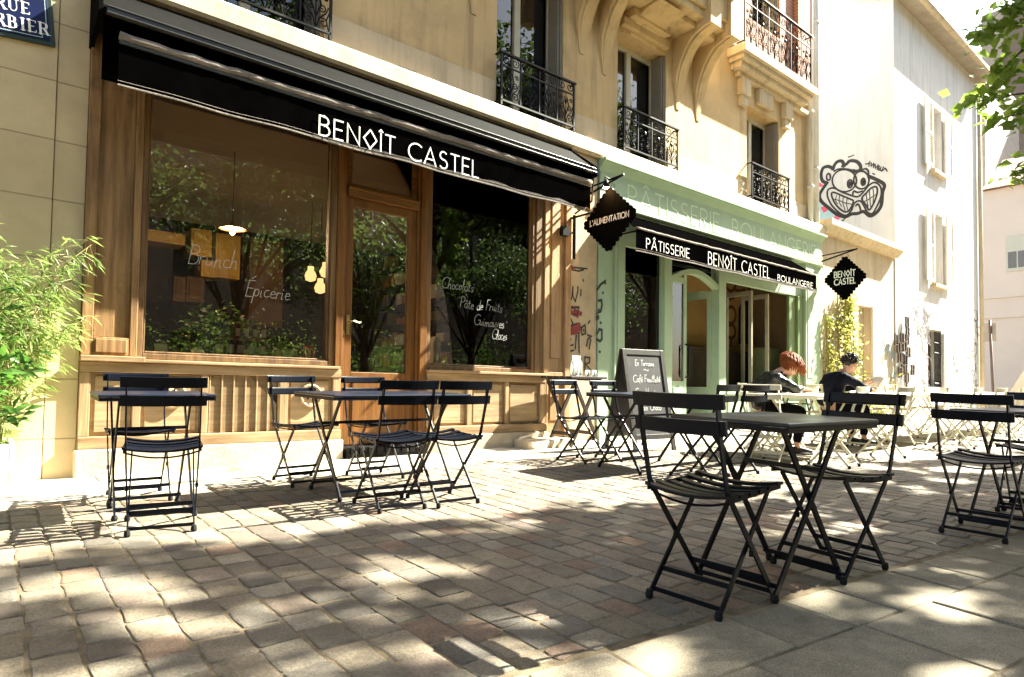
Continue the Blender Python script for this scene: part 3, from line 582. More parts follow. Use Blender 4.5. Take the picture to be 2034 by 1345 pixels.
for t, p0, p1 in (('Chocolats',(877,572),(939,578)),('Pâte de Fruits',(914,611),(996,618)),('Guimauves',(941,646),(1000,651)),('Glaces',(977,674),(1006,678))): write_on_pane(t, p0, p1, .125, paneR)

# ------------------------------------------------------------------ black awning over the wooden shopfront
A1 = root('shop_awning', 'long black awning with white shop lettering over the wooden shopfront', 'awning', (3.2, 5.98, 3.15))
m = mb(); m.prism([(6.045,4.085),(6.02,4.085),(5.53,3.70),(5.53,3.685),(6.045,3.685)], .58, 5.86); part(m, 'cover', M('dark_awning_cover', (.0045,.0045,.0045), .7, .25, 5., .05, spec=.05), A1)
m = mb(); m.box(.58, 5.9, 6.02, 6.046, 4.068, 4.0885); m.box(.58, 5.9, 6.0, 6.022, 4.062, 4.072); part(m, 'edge_strip', AWBAR, A1)
for x0, x1 in ((.545,.579),(5.861,5.895)):
    m = mb(); m.prism([(6.045,4.09),(6.0,4.09),(5.51,3.72),(5.50,3.60),(6.045,3.55)], x0, x1); part(m, 'end_panel', SIGNB, A1, bevel=.004)
m = mb(); m.box(.60, 5.84, 5.488, 5.53, 3.625, 3.684); m.box(.60, 5.84, 5.478, 5.488, 3.672, 3.682); m.box(.60, 5.84, 5.478, 5.488, 3.627, 3.635); part(m, 'front_bar', AWBAR, A1, bevel=.003)
m = mb(); m.box(.60, 5.84, 5.66, 5.69, 3.20, 3.684); part(m, 'shade_board', AWN, A1)  # black board added to stand for the shade under the housing
def roller(x0, x1, Y, Z, r, mat, parent, sag=.006, name='rolled_cloth'):
    m = mb(); n = 60; pts = []; rr = []
    for i in range(n+1): pts.append((x0+(x1-x0)*i/n, Y, Z+random.uniform(-1,1)*sag)); rr.append(r*random.uniform(.88,1.12))
    m.tube(pts, rr, 10); return part(m, name, mat, parent, smooth=True)
roller(.69, 5.80, 5.545, 3.505, .032, DUST, A1)
m = mb(); m.box(.69, 5.80, 5.53, 5.56, 3.445, 3.47); part(m, 'load_bar', AWBAR, A1, bevel=.004)
def valance(x0, x1, Y, z0, z1, parent, wav=.007):
    m = mb(); nx, nz = 90, 6
    f = lambda i, j: (x0+(x1-x0)*i/nx, Y+wav*math.sin(i*.55)*(1-j/nz)*.6+wav*math.sin(i*.21+1)*(1-j/nz)+(.004 if 0 else 0), z0+(z1-z0)*j/nz+(.006*math.sin(i*.33)*(1-j/nz)))
    for j in range(nz+1):
        for i in range(nx+1): m.v.append(f(i, j))
    for j in range(nz):
        for i in range(nx): a = j*(nx+1)+i; m.f.append((a, a+1, a+nx+2, a+nx+1))
    m.flat = True; o = part(m, 'valance', AWN, parent, smooth=True)
    h = mb(); h.tube([f(i, 0) for i in range(0, nx+1)], .0085, 6); h.tube([tuple(Vector(f(i, 0))+Vector((0,-.004,.03))) for i in range(0, nx+1)], .0025, 4); part(h, 'hem', DUST, o, sub=True)
    ds = mb(); rag = [(.02+.022*abs(math.sin(i*.37))+.014*random.random())*min(1, max(.12, (i/nx-.2)*5)) for i in range(nx+1)]
    for i in range(int(nx*.22), nx): 
        a, b = Vector(f(i,0)), Vector(f(i+1,0)); ds.add([a+Vector((0,-.0035,.006)), b+Vector((0,-.0035,.006)), b+Vector((0,-.0035,rag[i+1])), a+Vector((0,-.0035,rag[i]))], [(0,1,2,3)])
    ds.flat = True
    part(ds, 'dusty_edge', M('grey_dust', (.05,.042,.037), .9, .3, 20., 0), o, sub=True)
    return o
V1 = valance(.69, 5.80, 5.545, 3.135, 3.445, A1)
p = at(634, 268, 5.53); q = at(950, 350, 5.53); words('BEN<ÎT CASTEL', fr_y(5.530), p.x, p.z+.005, .175, .0140, q.x-p.x, .24, V1, WPAINT)
m = mb(); m.tube([(5.86,5.56,3.62),(5.88,5.6,3.3),(5.88,5.9,3.2)], .012, 8); m.box(5.872,5.888,5.55,6.0,3.14,3.165); part(m, 'support_arm', AWMET, A1)

# ------------------------------------------------------------------ green bakery front
T = root('green_shopfront', 'pale green painted bakery shopfront with an arched glazed doorway', 'shopfront', (9.7, 6.0, gz(9.7, 6.0)))
m = mb(); m.box(6.44, 12.98, 5.975, 6.06, 3.50, 3.93); part(m, 'fascia', GREEN, T)
m = mb(); m.prism([(6.045,4.085),(5.86,4.085),(5.86,4.05),(5.90,4.04),(5.94,3.98),(5.975,3.93),(6.045,3.93)], 6.43, 13.0); part(m, 'top_moulding', GREEN, T)
m = mb(); m.prism([(6.05,3.44),(5.95,3.44),(5.925,3.46),(5.925,3.49),(5.96,3.50),(6.05,3.50)], 6.43, 13.0); part(m, 'bottom_moulding', GREEN, T)
m = mb(); m.box(6.44, 12.98, 6.02, 6.10, 3.03, 3.44); part(m, 'lintel', GREEN, T)
pa = [at(1245,405,5.972), at(1420,470,5.972), at(1448,463,5.972), at(1612,520,5.972)]
for t_, u_, w_ in (('PÂTISSERIE', 7.02, 2.30), ('BOULANGERIE', 9.72, 3.0)): m = mb(); letters(m, t_, fr_y(5.972), u_, 3.545, .30, .022, width=w_, gap=.22); part(m, 'fascia_lettering', GREENL, T)
m = mb(); m.box(6.43, 6.74, 5.985, 6.10, .2, 3.44); m.box(6.74, 6.95, 5.955, 6.10, .2, 3.44); m.box(6.79, 6.90, 5.947, 5.955, 1.2, 3.2); m.box(6.43, 6.97, 5.94, 6.08, .15, .42); part(m, 'pilaster', GREEN, T, bevel=.006)
m = mb(); m.box(12.28, 12.62, 5.955, 6.10, .2, 3.44); m.box(12.62, 12.97, 5.985, 6.10, .2, 3.44); m.box(12.34, 12.55, 5.947, 5.955, 1.2, 3.2); m.box(12.26, 12.98, 5.94, 6.08, .15, .45); part(m, 'pilaster', GREEN, T, bevel=.006)
wallmark([[z6(*p) for p in l] for l in ([(378,690),(400,655),(432,632),(432,650)], [(415,712),(418,716)], [(385,770),(405,765),(410,800),(400,845),(380,855),(390,830)], [(370,885),(386,880)], [(370,898),(386,893)], [(398,922),(402,928)], [(375,1000),(390,970),(408,975),(408,1040),(395,1055),(372,1040)], [(390,1130),(396,1128)])], 5.9835, .035, BLKP, T, 'graffiti')
m = mb(); frame(m, 6.951, 7.90, 1.02, 3.028, 6.03, 6.11, .04, .03, .05, .05); o = part(m, 'window_frame', GREEN, T, bevel=.004); part(mb().box(6.993, 7.868, 6.07, 6.076, 1.072, 2.976), 'pane', GLASS, o, sub=True)
m = mb(); m.box(6.951, 7.90, 6.03, 6.10, .2, 1.018); m.box(7.03, 7.82, 6.015, 6.03, .42, .92); part(m, 'base_panel', GREEN, T, bevel=.006)
m = mb(); m.box(7.901, 8.08, 5.99, 6.14, .2, 3.028); m.box(9.36, 9.57, 5.99, 6.14, .2, 3.028); part(m, 'post', GREEN, T, bevel=.008)
def arch_z(u): return 2.60+.18*math.sin(math.pi*(u-8.08)/1.28)
m = mb(); n = 16
for k in range(n):
    a, b = 8.081+1.278*k/n, 8.081+1.278*(k+1)/n; za, zb = arch_z(a), arch_z(b)
    m.add([(a,6.0,za),(b,6.0,zb),(b,6.0,zb+.075),(a,6.0,za+.075),(a,6.12,za),(b,6.12,zb),(b,6.12,zb+.075),(a,6.12,za+.075)], [(0,1,2,3),(3,2,6,7),(1,0,4,5),(7,6,5,4)])
part(m, 'arch_rail', GREEN, T)
m = mb(); m.v = [(8.081+1.278*k/n, 6.07, arch_z(8.081+1.278*k/n)+.07) for k in range(n+1)]+[(8.081+1.278*k/n, 6.07, 3.028) for k in range(n+1)]; m.f = [(k, k+1, n+2+k, n+1+k) for k in range(n)]; part(m, 'transom_pane', GLASS, T)
def leaf_poly(x0, x1, y, z0, t, name, mat):
    m = mb(); st_ = .07
    m.box(x0, x0+st_, y, y+.045, z0, arch_z(x0+st_/2)-.004); m.box(x1-st_, x1, y, y+.045, z0, arch_z(x1-st_/2)-.01); m.box(x0+st_, x1-st_, y+.0015, y+.045, z0, 1.06); m.box(x0+st_, x1-st_, y+.0015, y+.045, arch_z((x0+x1)/2)-.10, arch_z((x0+x1)/2)-.012); m.box(x0+st_+.02, x1-st_-.02, y-.01, y+.0015, z0+.12, .96)
    return part(m, name, mat, T, bevel=.004)
lf = leaf_poly(8.095, 8.53, 6.04, .30, 0, 'door', GREEN); part(mb().box(8.166, 8.459, 6.065, 6.07, 1.062, arch_z(8.3)-.102), 'pane', GLASS, lf, sub=True)
m = mb(); m.tube([(8.495,6.035,1.12),(8.495,5.985,1.14),(8.495,5.98,1.62),(8.495,6.035,1.64)], .013, 8); m.lathe((8.495,5.985,1.2), [(.0,-.02),(.02,-.015),(.02,.015),(0,.02)], 8); m.lathe((8.495,5.985,1.56), [(.0,-.02),(.02,-.015),(.02,.015),(0,.02)], 8); part(m, 'handle', AWMET, lf, sub=True)
# open leaf swung inside
m = mb(); a = Vector((9.345, 6.13, 0)); dd = Vector((-.10, .77, 0)); L_ = dd.length; dd.normalize(); nn_ = Vector((dd.y, -dd.x, 0))
def leafbox(m, u0, u1, z0, z1, th=.022): c = a+dd*(u0+u1)/2+Vector((0,0,(z0+z1)/2)); m.obox(c, dd*(u1-u0)/2, nn_*th, Vector((0,0,(z1-z0)/2)))
leafbox(m, 0, .07, .30, 2.58); leafbox(m, L_-.07, L_, .30, 2.62); leafbox(m, .07, L_-.07, .30, .98, .021); leafbox(m, .07, L_-.07, 2.46, 2.60, .021); lo = part(m, 'door', GREEN, T)
m = mb(); leafbox(m, .07, L_-.07, .981, 2.459, .003); part(m, 'pane', GLASS, lo, sub=True)
m = mb(); m.box(9.571, 12.279, 6.02, 6.12, .2, .86); m.box(9.571, 12.279, 5.97, 6.14, .86, .92)
for k in range(4): m.box(9.66+k*.65, 10.2+k*.65, 6.005, 6.02, .38, .76)
part(m, 'base_panel', GREEN, T, bevel=.006)
m = mb(); m.box(9.571, 12.279, 6.03, 6.12, 2.78, 3.028); part(m, 'head_rail', GREEN, T)
for X, dx in ((10.72, .05), (11.30, .04)):
    m = mb(); m.box(X, X+.045, 6.2, 6.26, .94, 2.76); m.box(X+dx, X+.045+dx, 6.72, 6.78, .94, 2.76); m.box(X+.01, X+.05, 6.26, 6.72, 2.68, 2.76); m.box(X+.01, X+.05, 6.26, 6.72, .94, 1.02); part(m, 'open_casement', M('dull_cream_casement', (.30,.27,.19), .6), T)
m = mb(); m.box(11.80, 12.05, 6.045, 6.10, .93, 2.775); m.box(12.05, 12.279, 6.0, 6.10, .93, 2.775); part(m, 'folded_leaf', DKGREEN, T, bevel=.01)
# black awning 2
A2 = root('shop_awning', 'shorter black awning with white lettering over the green bakery front', 'awning', (9.2, 5.95, 2.8))
m = mb(); n = 40
for i in range(n+1):
    x = 6.62+5.2*i/n; s = .012*math.sin(i*.9)
    m.v += [(x, 6.015, 3.43), (x, 5.86, 3.33+s*.5), (x, 5.535, 3.085+s)]
for i in range(n): m.f += [(i*3, i*3+1, i*3+4, i*3+3), (i*3+1, i*3+2, i*3+5, i*3+4)]
m.flat = True; part(m, 'cloth', AWN, A2, smooth=True)
roller(6.66, 11.80, 5.53, 3.082, .018, DUST, A2, .004)
m = mb(); m.box(6.7, 11.75, 5.54, 5.57, 3.03, 3.06); part(m, 'load_bar', AWBAR, A2)
V2 = valance(6.66, 11.80, 5.525, 2.775, 3.07, A2, .005)
for t, p0, p1, h, wd in (('PÂTISSERIE',(1284,493),(1369,515),.135,.0108),('BEN<ÎT CASTEL',(1407,526),(1529,555),.185,.0125),('BOULANGERIE',(1545,559),(1614,575),.10,.0092)):
    a = at(*p0, 5.51); b = at(*p1, 5.51); words(t, fr_y(5.510), a.x, max(2.815, a.z), h, wd, b.x-a.x, .24, V2, WPAINT)
for X in (6.70, 11.76):
    m = mb(); m.tube([(X,6.0,3.28),(X,5.8,3.05),(X,5.56,3.05)], .014, 6); part(m, 'support_arm', AWMET, A2)

# ------------------------------------------------------------------ hanging signs
def hanging_sign(X, y0, y1, zc, hz, name, label, lines, lamp=True):
    yc = (y0+y1)/2; r = root(name, label, 'hanging sign', (X, 6.0, zc))
    a = (y1-y0)/2*.93; b = hz*.93; m = mb(); n = 8
    cs = [(0,b),(a,0),(0,-b),(-a,0)]
    pts = []
    for i in range(4):
        p, q = Vector(cs[i]), Vector(cs[(i+1)%4]); d_ = q-p; nrm = Vector((d_.y, -d_.x)).normalized()*-1
        if nrm.dot(p+q) < 0: nrm = -nrm
        sr = d_.length/n/2
        for k in range(n):
            c = p+d_*(k+.5)/n; ang0 = math.atan2(-d_.y, -d_.x)
            for t in range(7):
                al = math.pi*t/6; o_ = -d_.normalized()*math.cos(al)+nrm*math.sin(al); pts.append(c+o_*sr)
    m.prism([(yc+p.x, zc+p.y) for p in pts], X-.008, X+.008); part(m, 'sign_board', SIGNB, r)
    fr = lambda u, v, o: (X-.0085-o, yc-u, zc+v)      # seen from the street: u to the right runs towards the street
    for t, u0, u1, v, h, wd in lines: m = mb(); letters(m, t, fr, u0, v, h, wd, width=u1-u0, gap=.22); part(m, 'lettering', WPAINT, r)
    m = mb(); zt = zc+hz; yw = 6.02
    m.tube([(X,yw,zt-.10+.16),(X,yc-.22,zt+.10)], .012, 6); m.tube([(X,yw,zt-.06),(X,yc-.24,zt+.10)], .016, 6); m.box(X-.02, X+.02, yw-.02, yw, zt-.18, zt+.14)
    part(m, 'bracket', AWMET, r)
    m = mb()
    for s in (-.06, .06): m.tube([(X+.03*math.cos(t), yc+s, zt-.01+.035*math.sin(t)) for t in [i*math.pi/5 for i in range(11)]], .004, 5)
    part(m, 'ring', AWBAR, r)
    if lamp:
        m = mb(); m.lathe((X-.075, yc-.01, zt+.0), [(.018,.07),(.03,.05),(.045,.0),(.048,-.03)], 14); part(m, 'lamp_shade', AWMET, r, smooth=True)
        m = mb(); m.lathe((X-.075, yc-.01, zt-.032), [(.008,-.012),(.03,-.006),(.036,.002)], 12); part(m, 'bulb', emit('warm_sign_lamp', (1,.55,.2), 60), r)
        m = mb(); m.tube([(X-.10,yc-.01,zt+.07),(X-.08,yc,zt+.11),(X,yc,zt+.1)], .008, 6); part(m, 'lamp_arm', AWMET, r)
    return r
hanging_sign(6.03, 4.98, 5.90, 3.06, .42, 'hanging_sign', 'black scalloped diamond sign above the carafe table with a lit lamp on top', [("L'ALIMENTATION", -.32, .33, -.03, .07, .013)])
hanging_sign(13.02, 5.12, 5.95, 3.18, .45, 'hanging_sign', 'black scalloped diamond sign at the far end of the green shopfront', [('BEN<ÎT', -.20, .20, .03, .115, .017), ('CASTEL', -.20, .20, -.12, .115, .017), ('I', 0, .001, 0, .001, .001)][:2], False)
m = mb(); m.tube([(5.93,5.96,2.62),(5.93,5.96,3.2)], .022, 8); m.box(5.70,5.82,5.93,5.995,2.90,3.02); m.box(5.82,5.92,5.95,5.97,2.95,2.97); o = m.build('wall_spotlight_mount', AWMET); tag(o, 'small black bracket and rod on the plaster pier under the awning end', 'bracket')

# ------------------------------------------------------------------ street name plate
BLUE = M('blue_enamel', (.005,.010,.050), .4, .15, 4., .03, spec=.2); GRN = M('dark_green_enamel', (.02,.035,.03), .4, .2, 8., .05)
r = root('street_sign', 'blue enamel street name plate with white serif letters on the stone wall', 'street sign', (-.06, 6.0, 3.45))
SX0, SX1, SZ0, SZ1 = -.44, .33, 3.435, 3.87
r.rotation_euler = (0, -.09, 0)
m = mb(); m.box(SX0, SX1, 5.985, 6.011, SZ0, SZ1); part(m, 'frame', GRN, r, bevel=.008)
m = mb(); m.box(SX0+.035, SX1-.035, 5.978, 5.9845, SZ0+.035, SZ1-.035); part(m, 'plate', BLUE, r, bevel=.002)
m = mb(); fr = fr_y(5.9775)
x0, x1, z0, z1 = SX0+.05, SX1-.05, SZ0+.05, SZ1-.05; c = .03
m.ribbon([(x0+c,z0),(x1-c,z0),(x1-c,z0+c),(x1,z0+c),(x1,z1-c),(x1-c,z1-c),(x1-c,z1),(x0+c,z1),(x0+c,z1-c),(x0,z1-c),(x0,z0+c),(x0+c,z0+c),(x0+c,z0)], .005, fr); m.flat = True; part(m, 'border_line', M('pale_green_line', (.35,.45,.40), .5), r)
def serif(m, t, fr, u0, v0, h, k0=0.):
    k = 0; u = u0; TH = .17*h; TN = .06*h
    SG = {'R': (.66, [([(.1,0),(.1,1)],1), ([(.1,.97),(.34,.97)]+[(.34+.2*math.cos(R(a)), .75+.22*math.sin(R(a))) for a in range(80,-91,-20)]+[(.1,.5)],0), ([(.5,.9),(.54,.75),(.5,.6)],1), ([(.36,.5),(.6,.02)],1)], [(.1,0),(.1,1),(.62,0)]),
          'U': (.72, [([(.12,1),(.12,.28)],1), ([(.12,.3),(.2,.08),(.36,.03),(.5,.1),(.58,.3),(.58,1)],0)], [(.12,1),(.58,1)]),
          'E': (.6, [([(.12,0),(.12,1)],1), ([(.12,.97),(.54,.97),(.54,.82)],0), ([(.12,.03),(.54,.03),(.56,.2)],0), ([(.12,.5),(.42,.5)],0)], [(.12,0),(.12,1)]),
          'S': (.56, [([(.48,.95),(.48,.78),(.4,.93),(.26,.98),(.12,.9),(.1,.72)],0), ([(.12,.72),(.2,.58),(.38,.46),(.44,.3)],1), ([(.46,.28),(.4,.08),(.26,.02),(.1,.1),(.07,.26),(.07,.05)],0)], []),
          'O': (.78, [(arc(.38,.5,.3,.48,90,450,20),0), (arc(.38,.5,.27,.40,140,220,8),1), (arc(.38,.5,.27,.40,-40,40,8),1)], []),
          'B': (.66, [([(.12,0),(.12,1)],1), ([(.12,.97),(.3,.97)]+arc(.32,.75,.18,.22,80,-90,8)+[(.12,.52)],0), ([(.3,.52)]+arc(.34,.27,.2,.25,80,-90,8)+[(.12,.02)],0), ([(.46,.86),(.48,.74),(.45,.63)],1), ([(.5,.42),(.53,.27),(.5,.13)],1)], [(.12,0),(.12,1)]),
          'I': (.34, [([(.17,0),(.17,1)],1)], [(.17,0),(.17,1)])}
    for ch in t:
        W, st_, sf = SG[ch]
        for poly, thick in st_: m.ribbon([(u+x*h, v0+y*h) for x, y in poly], TH if thick else TN, fr, k*.00012); k += 1
        for x, y in sf: m.ribbon([(u+(x-.15)*h, v0+(y-.02 if y else .03)*h), (u+(x+.15)*h, v0+(y-.02 if y else .03)*h)], .05*h, fr, k*.00012); k += 1
        u += (W+.16)*h
    m.flat = True
m = mb(); serif(m, 'RUE', fr_y(5.9772), -.018, 3.635, .088); part(m, 'lettering', WPAINT, r); m = mb(); serif(m, 'SORBIER', fr_y(5.9772), -.178, 3.508, .090); part(m, 'lettering', WPAINT, r)
for k in range(2): pass

# ------------------------------------------------------------------ low annex with climbing plant, white house, far buildings
Lw = root('low_annex', 'single storey cream annex with a stone cornice between the beige building and the white house', 'annex', (15, 6.05, gz(15, 6.05)))
part(wall_grid(mb(), 13.08, 16.95, -.1, 4.2, 6.05, 6.35, [(14.78,15.55,1.15,2.88)]), 'wall', STONE2, Lw)
m = mb(); m.prism([(6.35,4.2),(5.95,4.2),(5.90,4.26),(5.82,4.34),(5.82,4.46),(6.35,4.46)], 13.12, 16.94); part(m, 'cornice', STONE2, Lw)
m = mb(); m.box(13.08, 16.95, 6.35, 9.5, 4.1, 4.3); part(m, 'roof', GABLE, Lw)
SHW = M('pale_pink_grey_shutter', (.62,.54,.47), .7, .05, 5., .05)
m = mb(); m.box(14.80, 15.53, 6.2, 6.26, 1.15, 2.88); part(m, 'window', M('cream_blind', (.55,.46,.36), .7), Lw)
m = mb(); m.box(15.56, 15.98, 6.0, 6.049, 1.12, 2.90); m.box(14.36, 14.77, 6.0, 6.049, 1.12, 2.90); part(m, 'shutter', SHW, Lw, bevel=.004)
H = root('white_house', 'tall white rendered house with open louvred shutters and a cartoon face painted on its gable', 'house', (20, 6.05, gz(20, 6.05)))
hol = [(19.42,20.32,6.98,8.78),(19.45,20.33,3.90,5.84),(17.99+1.10,20.18,1.12,2.66)]
part(wall_grid(mb(), 16.972, 23.6, -.1, 10.8, 6.03, 6.4, hol), 'wall', WHITEW, H)
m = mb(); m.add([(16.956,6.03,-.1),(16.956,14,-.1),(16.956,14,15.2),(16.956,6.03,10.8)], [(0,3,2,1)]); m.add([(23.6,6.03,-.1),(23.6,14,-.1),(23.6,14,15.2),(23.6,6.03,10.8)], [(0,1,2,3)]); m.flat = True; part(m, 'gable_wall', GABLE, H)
m = mb(); m.prism([(5.62,10.64),(5.62,10.74),(14,15.4),(14,15.2),(6.4,10.80),(6.03,10.72)], 16.8, 23.75); part(m, 'roof', M('zinc_roof_edge', (.36,.31,.25), .6), H)
m = mb(); m.tube([(16.8,5.60,10.70),(23.8,5.60,10.70)], .08, 8); m.tube([(23.5,5.96,10.6),(23.5,5.96,.2)], .06, 8); part(m, 'gutter', STONE2, H, smooth=True)
LOUV = M('white_louvred_shutter', (.62,.58,.52), .6, .05, 6., .03)
for (x0, x1, z0, z1) in hol[:2]:
    m = mb(); m.box(x0+.0, x1, 6.25, 6.30, z0, z1); wn = part(m, 'window', M('cream_blind', (.6,.52,.42), .7), H)
    part(mb().box(x0-.06, x1+.06, 5.90, 6.029, z0-.10, z0-.01), 'sill', STONE2, wn, sub=True)
    for a, b, k in ((x0-.62, x0-.03, 1), (x1+.03, x1+.60, 2)):
        m = mb(); frame(m, a, b, z0+.01, z1, 5.93, 5.97, .07, .07, .09, .09); m.box(a+.07, b-.07, 5.932, 5.97, (z0+z1)/2-.04, (z0+z1)/2+.04)
        for q in range(26):
            zz = z0+.12+q*(z1-z0-.24)/26; m.obox(((a+b)/2, 5.95, zz), ((b-a)/2-.07,0,0), (0,.016,.012), (0,-.003,.004))
        part(m, 'shutter', LOUV, H)
x0, x1, z0, z1 = hol[2]
m = mb(); m.box(x0, x1, 6.3, 6.36, z0, z1); m.box(x0, x0+.08, 6.18, 6.24, z0, z1); m.box(x0+.5, x0+.56, 6.18, 6.24, z0, z1); part(m, 'window', M('dark_brown_window', (.10,.06,.04), .6), H)
m = mb()
for k in range(6): m.tube([(x0+.62+k*.09,6.06,z0),(x0+.62+k*.09,6.06,z1-.05)], .012, 5)
for z in (z0+.1, (z0+z1)/2+.15, z1-.35): m.tube([(x0+.56,6.05,z),(x1,6.05,z)], .02, 5)
part(m, 'window_bars', IRON, H)
m = mb(); m.box(x1+.02, x1+.62, 5.97, 6.02, z0, z1-.05); part(m, 'shutter', LOUV, H)
# spray paint on the house foot
SPR = [M('grey_blue_spray', (.35,.42,.48), .8, .3, 12., 0), M('dark_grey_spray', (.16,.14,.14), .8, .4, 12., 0), M('pale_blue_spray', (.45,.58,.75), .8, .2, 5., 0)]
random.seed(3)
def scribble(cx, cz, w_, h_, n, Y):
    out = []
    for _ in range(n):
        x, z = cx+random.uniform(-w_, w_), cz+random.uniform(-h_, h_); l = [(x, z)]; a = random.uniform(0, 6.28)
        for k in range(random.randint(4, 9)):
            a += random.uniform(-1.3, 1.3); s_ = random.uniform(.05, .13); x += s_*math.cos(a)*.8; z += s_*math.sin(a); l.append((x, z))
        out.append(l)
    return out
for (cx, cz, w_, h_, n, k) in ((17.4,2.0,.35,.6,24,0),(20.9,1.7,.45,.5,30,1),(22.9,1.8,.4,.5,26,1),(21.2,1.6,.5,.4,20,2),(18.2,1.5,.5,.3,18,0),(16.75,1.95,.28,.55,26,0),(18.75,2.75,.45,.3,34,1),(21.9,1.9,.55,.65,40,0),(19.0,1.6,.25,.5,14,1),(21.6,2.5,.35,.3,12,2),(23.3,3.0,.15,.6,12,1)):
    m = mb()
    for i, l in enumerate(scribble(cx, cz, w_, h_, n, 6.03)): m.ribbon(l, random.uniform(.02, .05), fr_y(6.0285 if cx > 16.95 else 6.0485), .0004*i*.5)
    m.flat = True; part(m, 'graffiti', SPR[k], H)
# face painted on the gable (black line mural)
z8 = lambda x, y: (1534+x/4.068, 300+y/4.068)
frx = lambda u, v, o: (16.955-o, u, v)
def mural(lines, wd, mat, name, off=.002):
    mm_ = mb()
    for k, l in enumerate(lines):
        P_ = [atx(*z8(*p), 16.955) for p in l]; mm_.ribbon([(p.y, p.z) for p in P_], wd, frx, off+.0004*k)
    mm_.flat = True; return part(mm_, name, mat, H)
def ell(cx, cy, rx, ry, a0=0, a1=360, n=22): return [(cx+rx*math.cos(R(a0+(a1-a0)*i/n)), cy+ry*math.sin(R(a0+(a1-a0)*i/n))) for i in range(n+1)]
def smooth(pts, closed=False, n=5):
    out = []; N_ = len(pts); rng = range(N_ if closed else N_-1)
    g_ = lambda i: Vector(pts[i % N_]) if closed else Vector(pts[max(0, min(N_-1, i))])
    for i in rng:
        p0, p1, p2, p3 = g_(i-1), g_(i), g_(i+1), g_(i+2)
        for k in range(n):
            t = k/n; out.append(.5*((2*p1)+(p2-p0)*t+(2*p0-5*p1+4*p2-p3)*t*t+(3*p1-p0-3*p2+p3)*t*t*t))
    out.append(g_(0) if closed else g_(N_-1)); return [tuple(p) for p in out]
fill = [(490,290),(385,350),(385,390),(470,480),(570,530),(640,520),(740,495),(800,525),(850,480),(890,400),(900,290),(820,220),(770,150),(690,90),(600,90),(500,120),(430,130),(400,200)]
OUT = smooth([(445,255),(400,320),(382,365),(400,410),(450,455),(520,510),(590,532),(640,510),(690,505),(740,490),(790,525),(840,500),(880,440),(890,340),(905,275),(850,235),(780,205)])
mural([OUT, smooth([(440,260),(405,240),(395,190),(410,140),(450,125),(490,140)]), smooth([(490,150),(505,110),(530,85),(560,82),(575,100),(570,125)]), smooth([(575,125),(600,105),(630,80),(680,85),(710,115),(712,150),(680,165),(655,160)])], .085, BLKP, 'mural')
mural([ell(583,240,98,90), ell(720,235,62,72), ell(628,265,20,32,n=14), ell(735,250,17,28,n=12), ell(626,266,8,14,n=8), ell(733,252,7,12,n=8), smooth([(500,165),(530,148),(580,145),(630,152),(660,160)]), smooth([(730,150),(760,145),(778,170),(775,210)]), ell(455,210,16,28,n=10),
 smooth([(445,345),(455,310),(500,300),(560,330),(640,360),(690,370),(730,340),(780,280),(830,255),(875,290),(880,360),(850,440),(810,505),(770,495),(745,450),(720,410),(690,405),(660,430),(640,480),(600,520),(550,505),(490,450),(455,390)], True),
 smooth([(480,345),(500,335),(560,360),(620,385),(655,405),(640,450),(610,490),(570,485),(520,440),(490,390)], True), smooth([(725,385),(760,340),(800,300),(840,290),(850,330),(830,400),(800,460),(780,475),(760,440)], True),
 smooth([(650,355),(660,325),(690,335),(730,325)]), smooth([(675,445),(690,430),(705,445),(715,480)])], .045, BLKP, 'mural', .0042)
mural([smooth([(500,390),(540,400),(590,420),(640,430)]), [(520,360),(510,400),(530,430)], [(545,360),(540,410),(560,450)], [(575,372),(570,420),(590,480)], [(605,388),(600,430),(612,480)]], .022, BLKP, 'mural', .0062)
mural([smooth([(740,410),(780,390),(840,350)]), [(760,350),(765,400),(775,450)], [(785,320),(790,390),(795,450)], [(815,305),(820,360),(815,420)]], .022, BLKP, 'mural', .0062)
mural([[(615,50),(640,42)], [(648,38),(660,34)], [(810,182),(830,190)], [(545,575),(575,560)], [(590,545),(575,560)],
 [(755,105),(775,105),(790,85),(780,125)], [(800,95),(800,125),(820,100),(818,135)], [(830,105),(835,140),(855,115),(850,150)], [(865,120),(860,155),(880,130),(870,155),(890,160)], [(900,130),(885,165),(915,140),(930,165)]], .03, BLKP, 'mural_tag', .007)
PINKP = M('pink_wall_paint', (.62,.10,.16), .7, .1, 6., 0); CYANP = M('pale_blue_wall_paint', (.36,.52,.56), .7, .1, 6., 0)
def poly_on_gable(P, mat, off):
    mm_ = mb(); mm_.add([frx(q.y, q.z, off) for q in (atx(*z8(*p), 16.955) for p in P)], [tuple(range(len(P)))]); mm_.flat = True; part(mm_, 'mural_patch', mat, H)
poly_on_gable([(355,300),(385,350),(385,395),(470,480),(560,535),(530,590),(355,570)], CYANP, .0008)
for P in ([(355,235),(420,280),(395,290),(355,290)], [(390,455),(430,445),(450,480),(415,500)], [(355,345),(378,345),(380,400),(355,410)], [(505,510),(550,530),(520,590),(495,585)], [(355,530),(375,560),(355,580)]): poly_on_gable(P, PINKP, .0014)
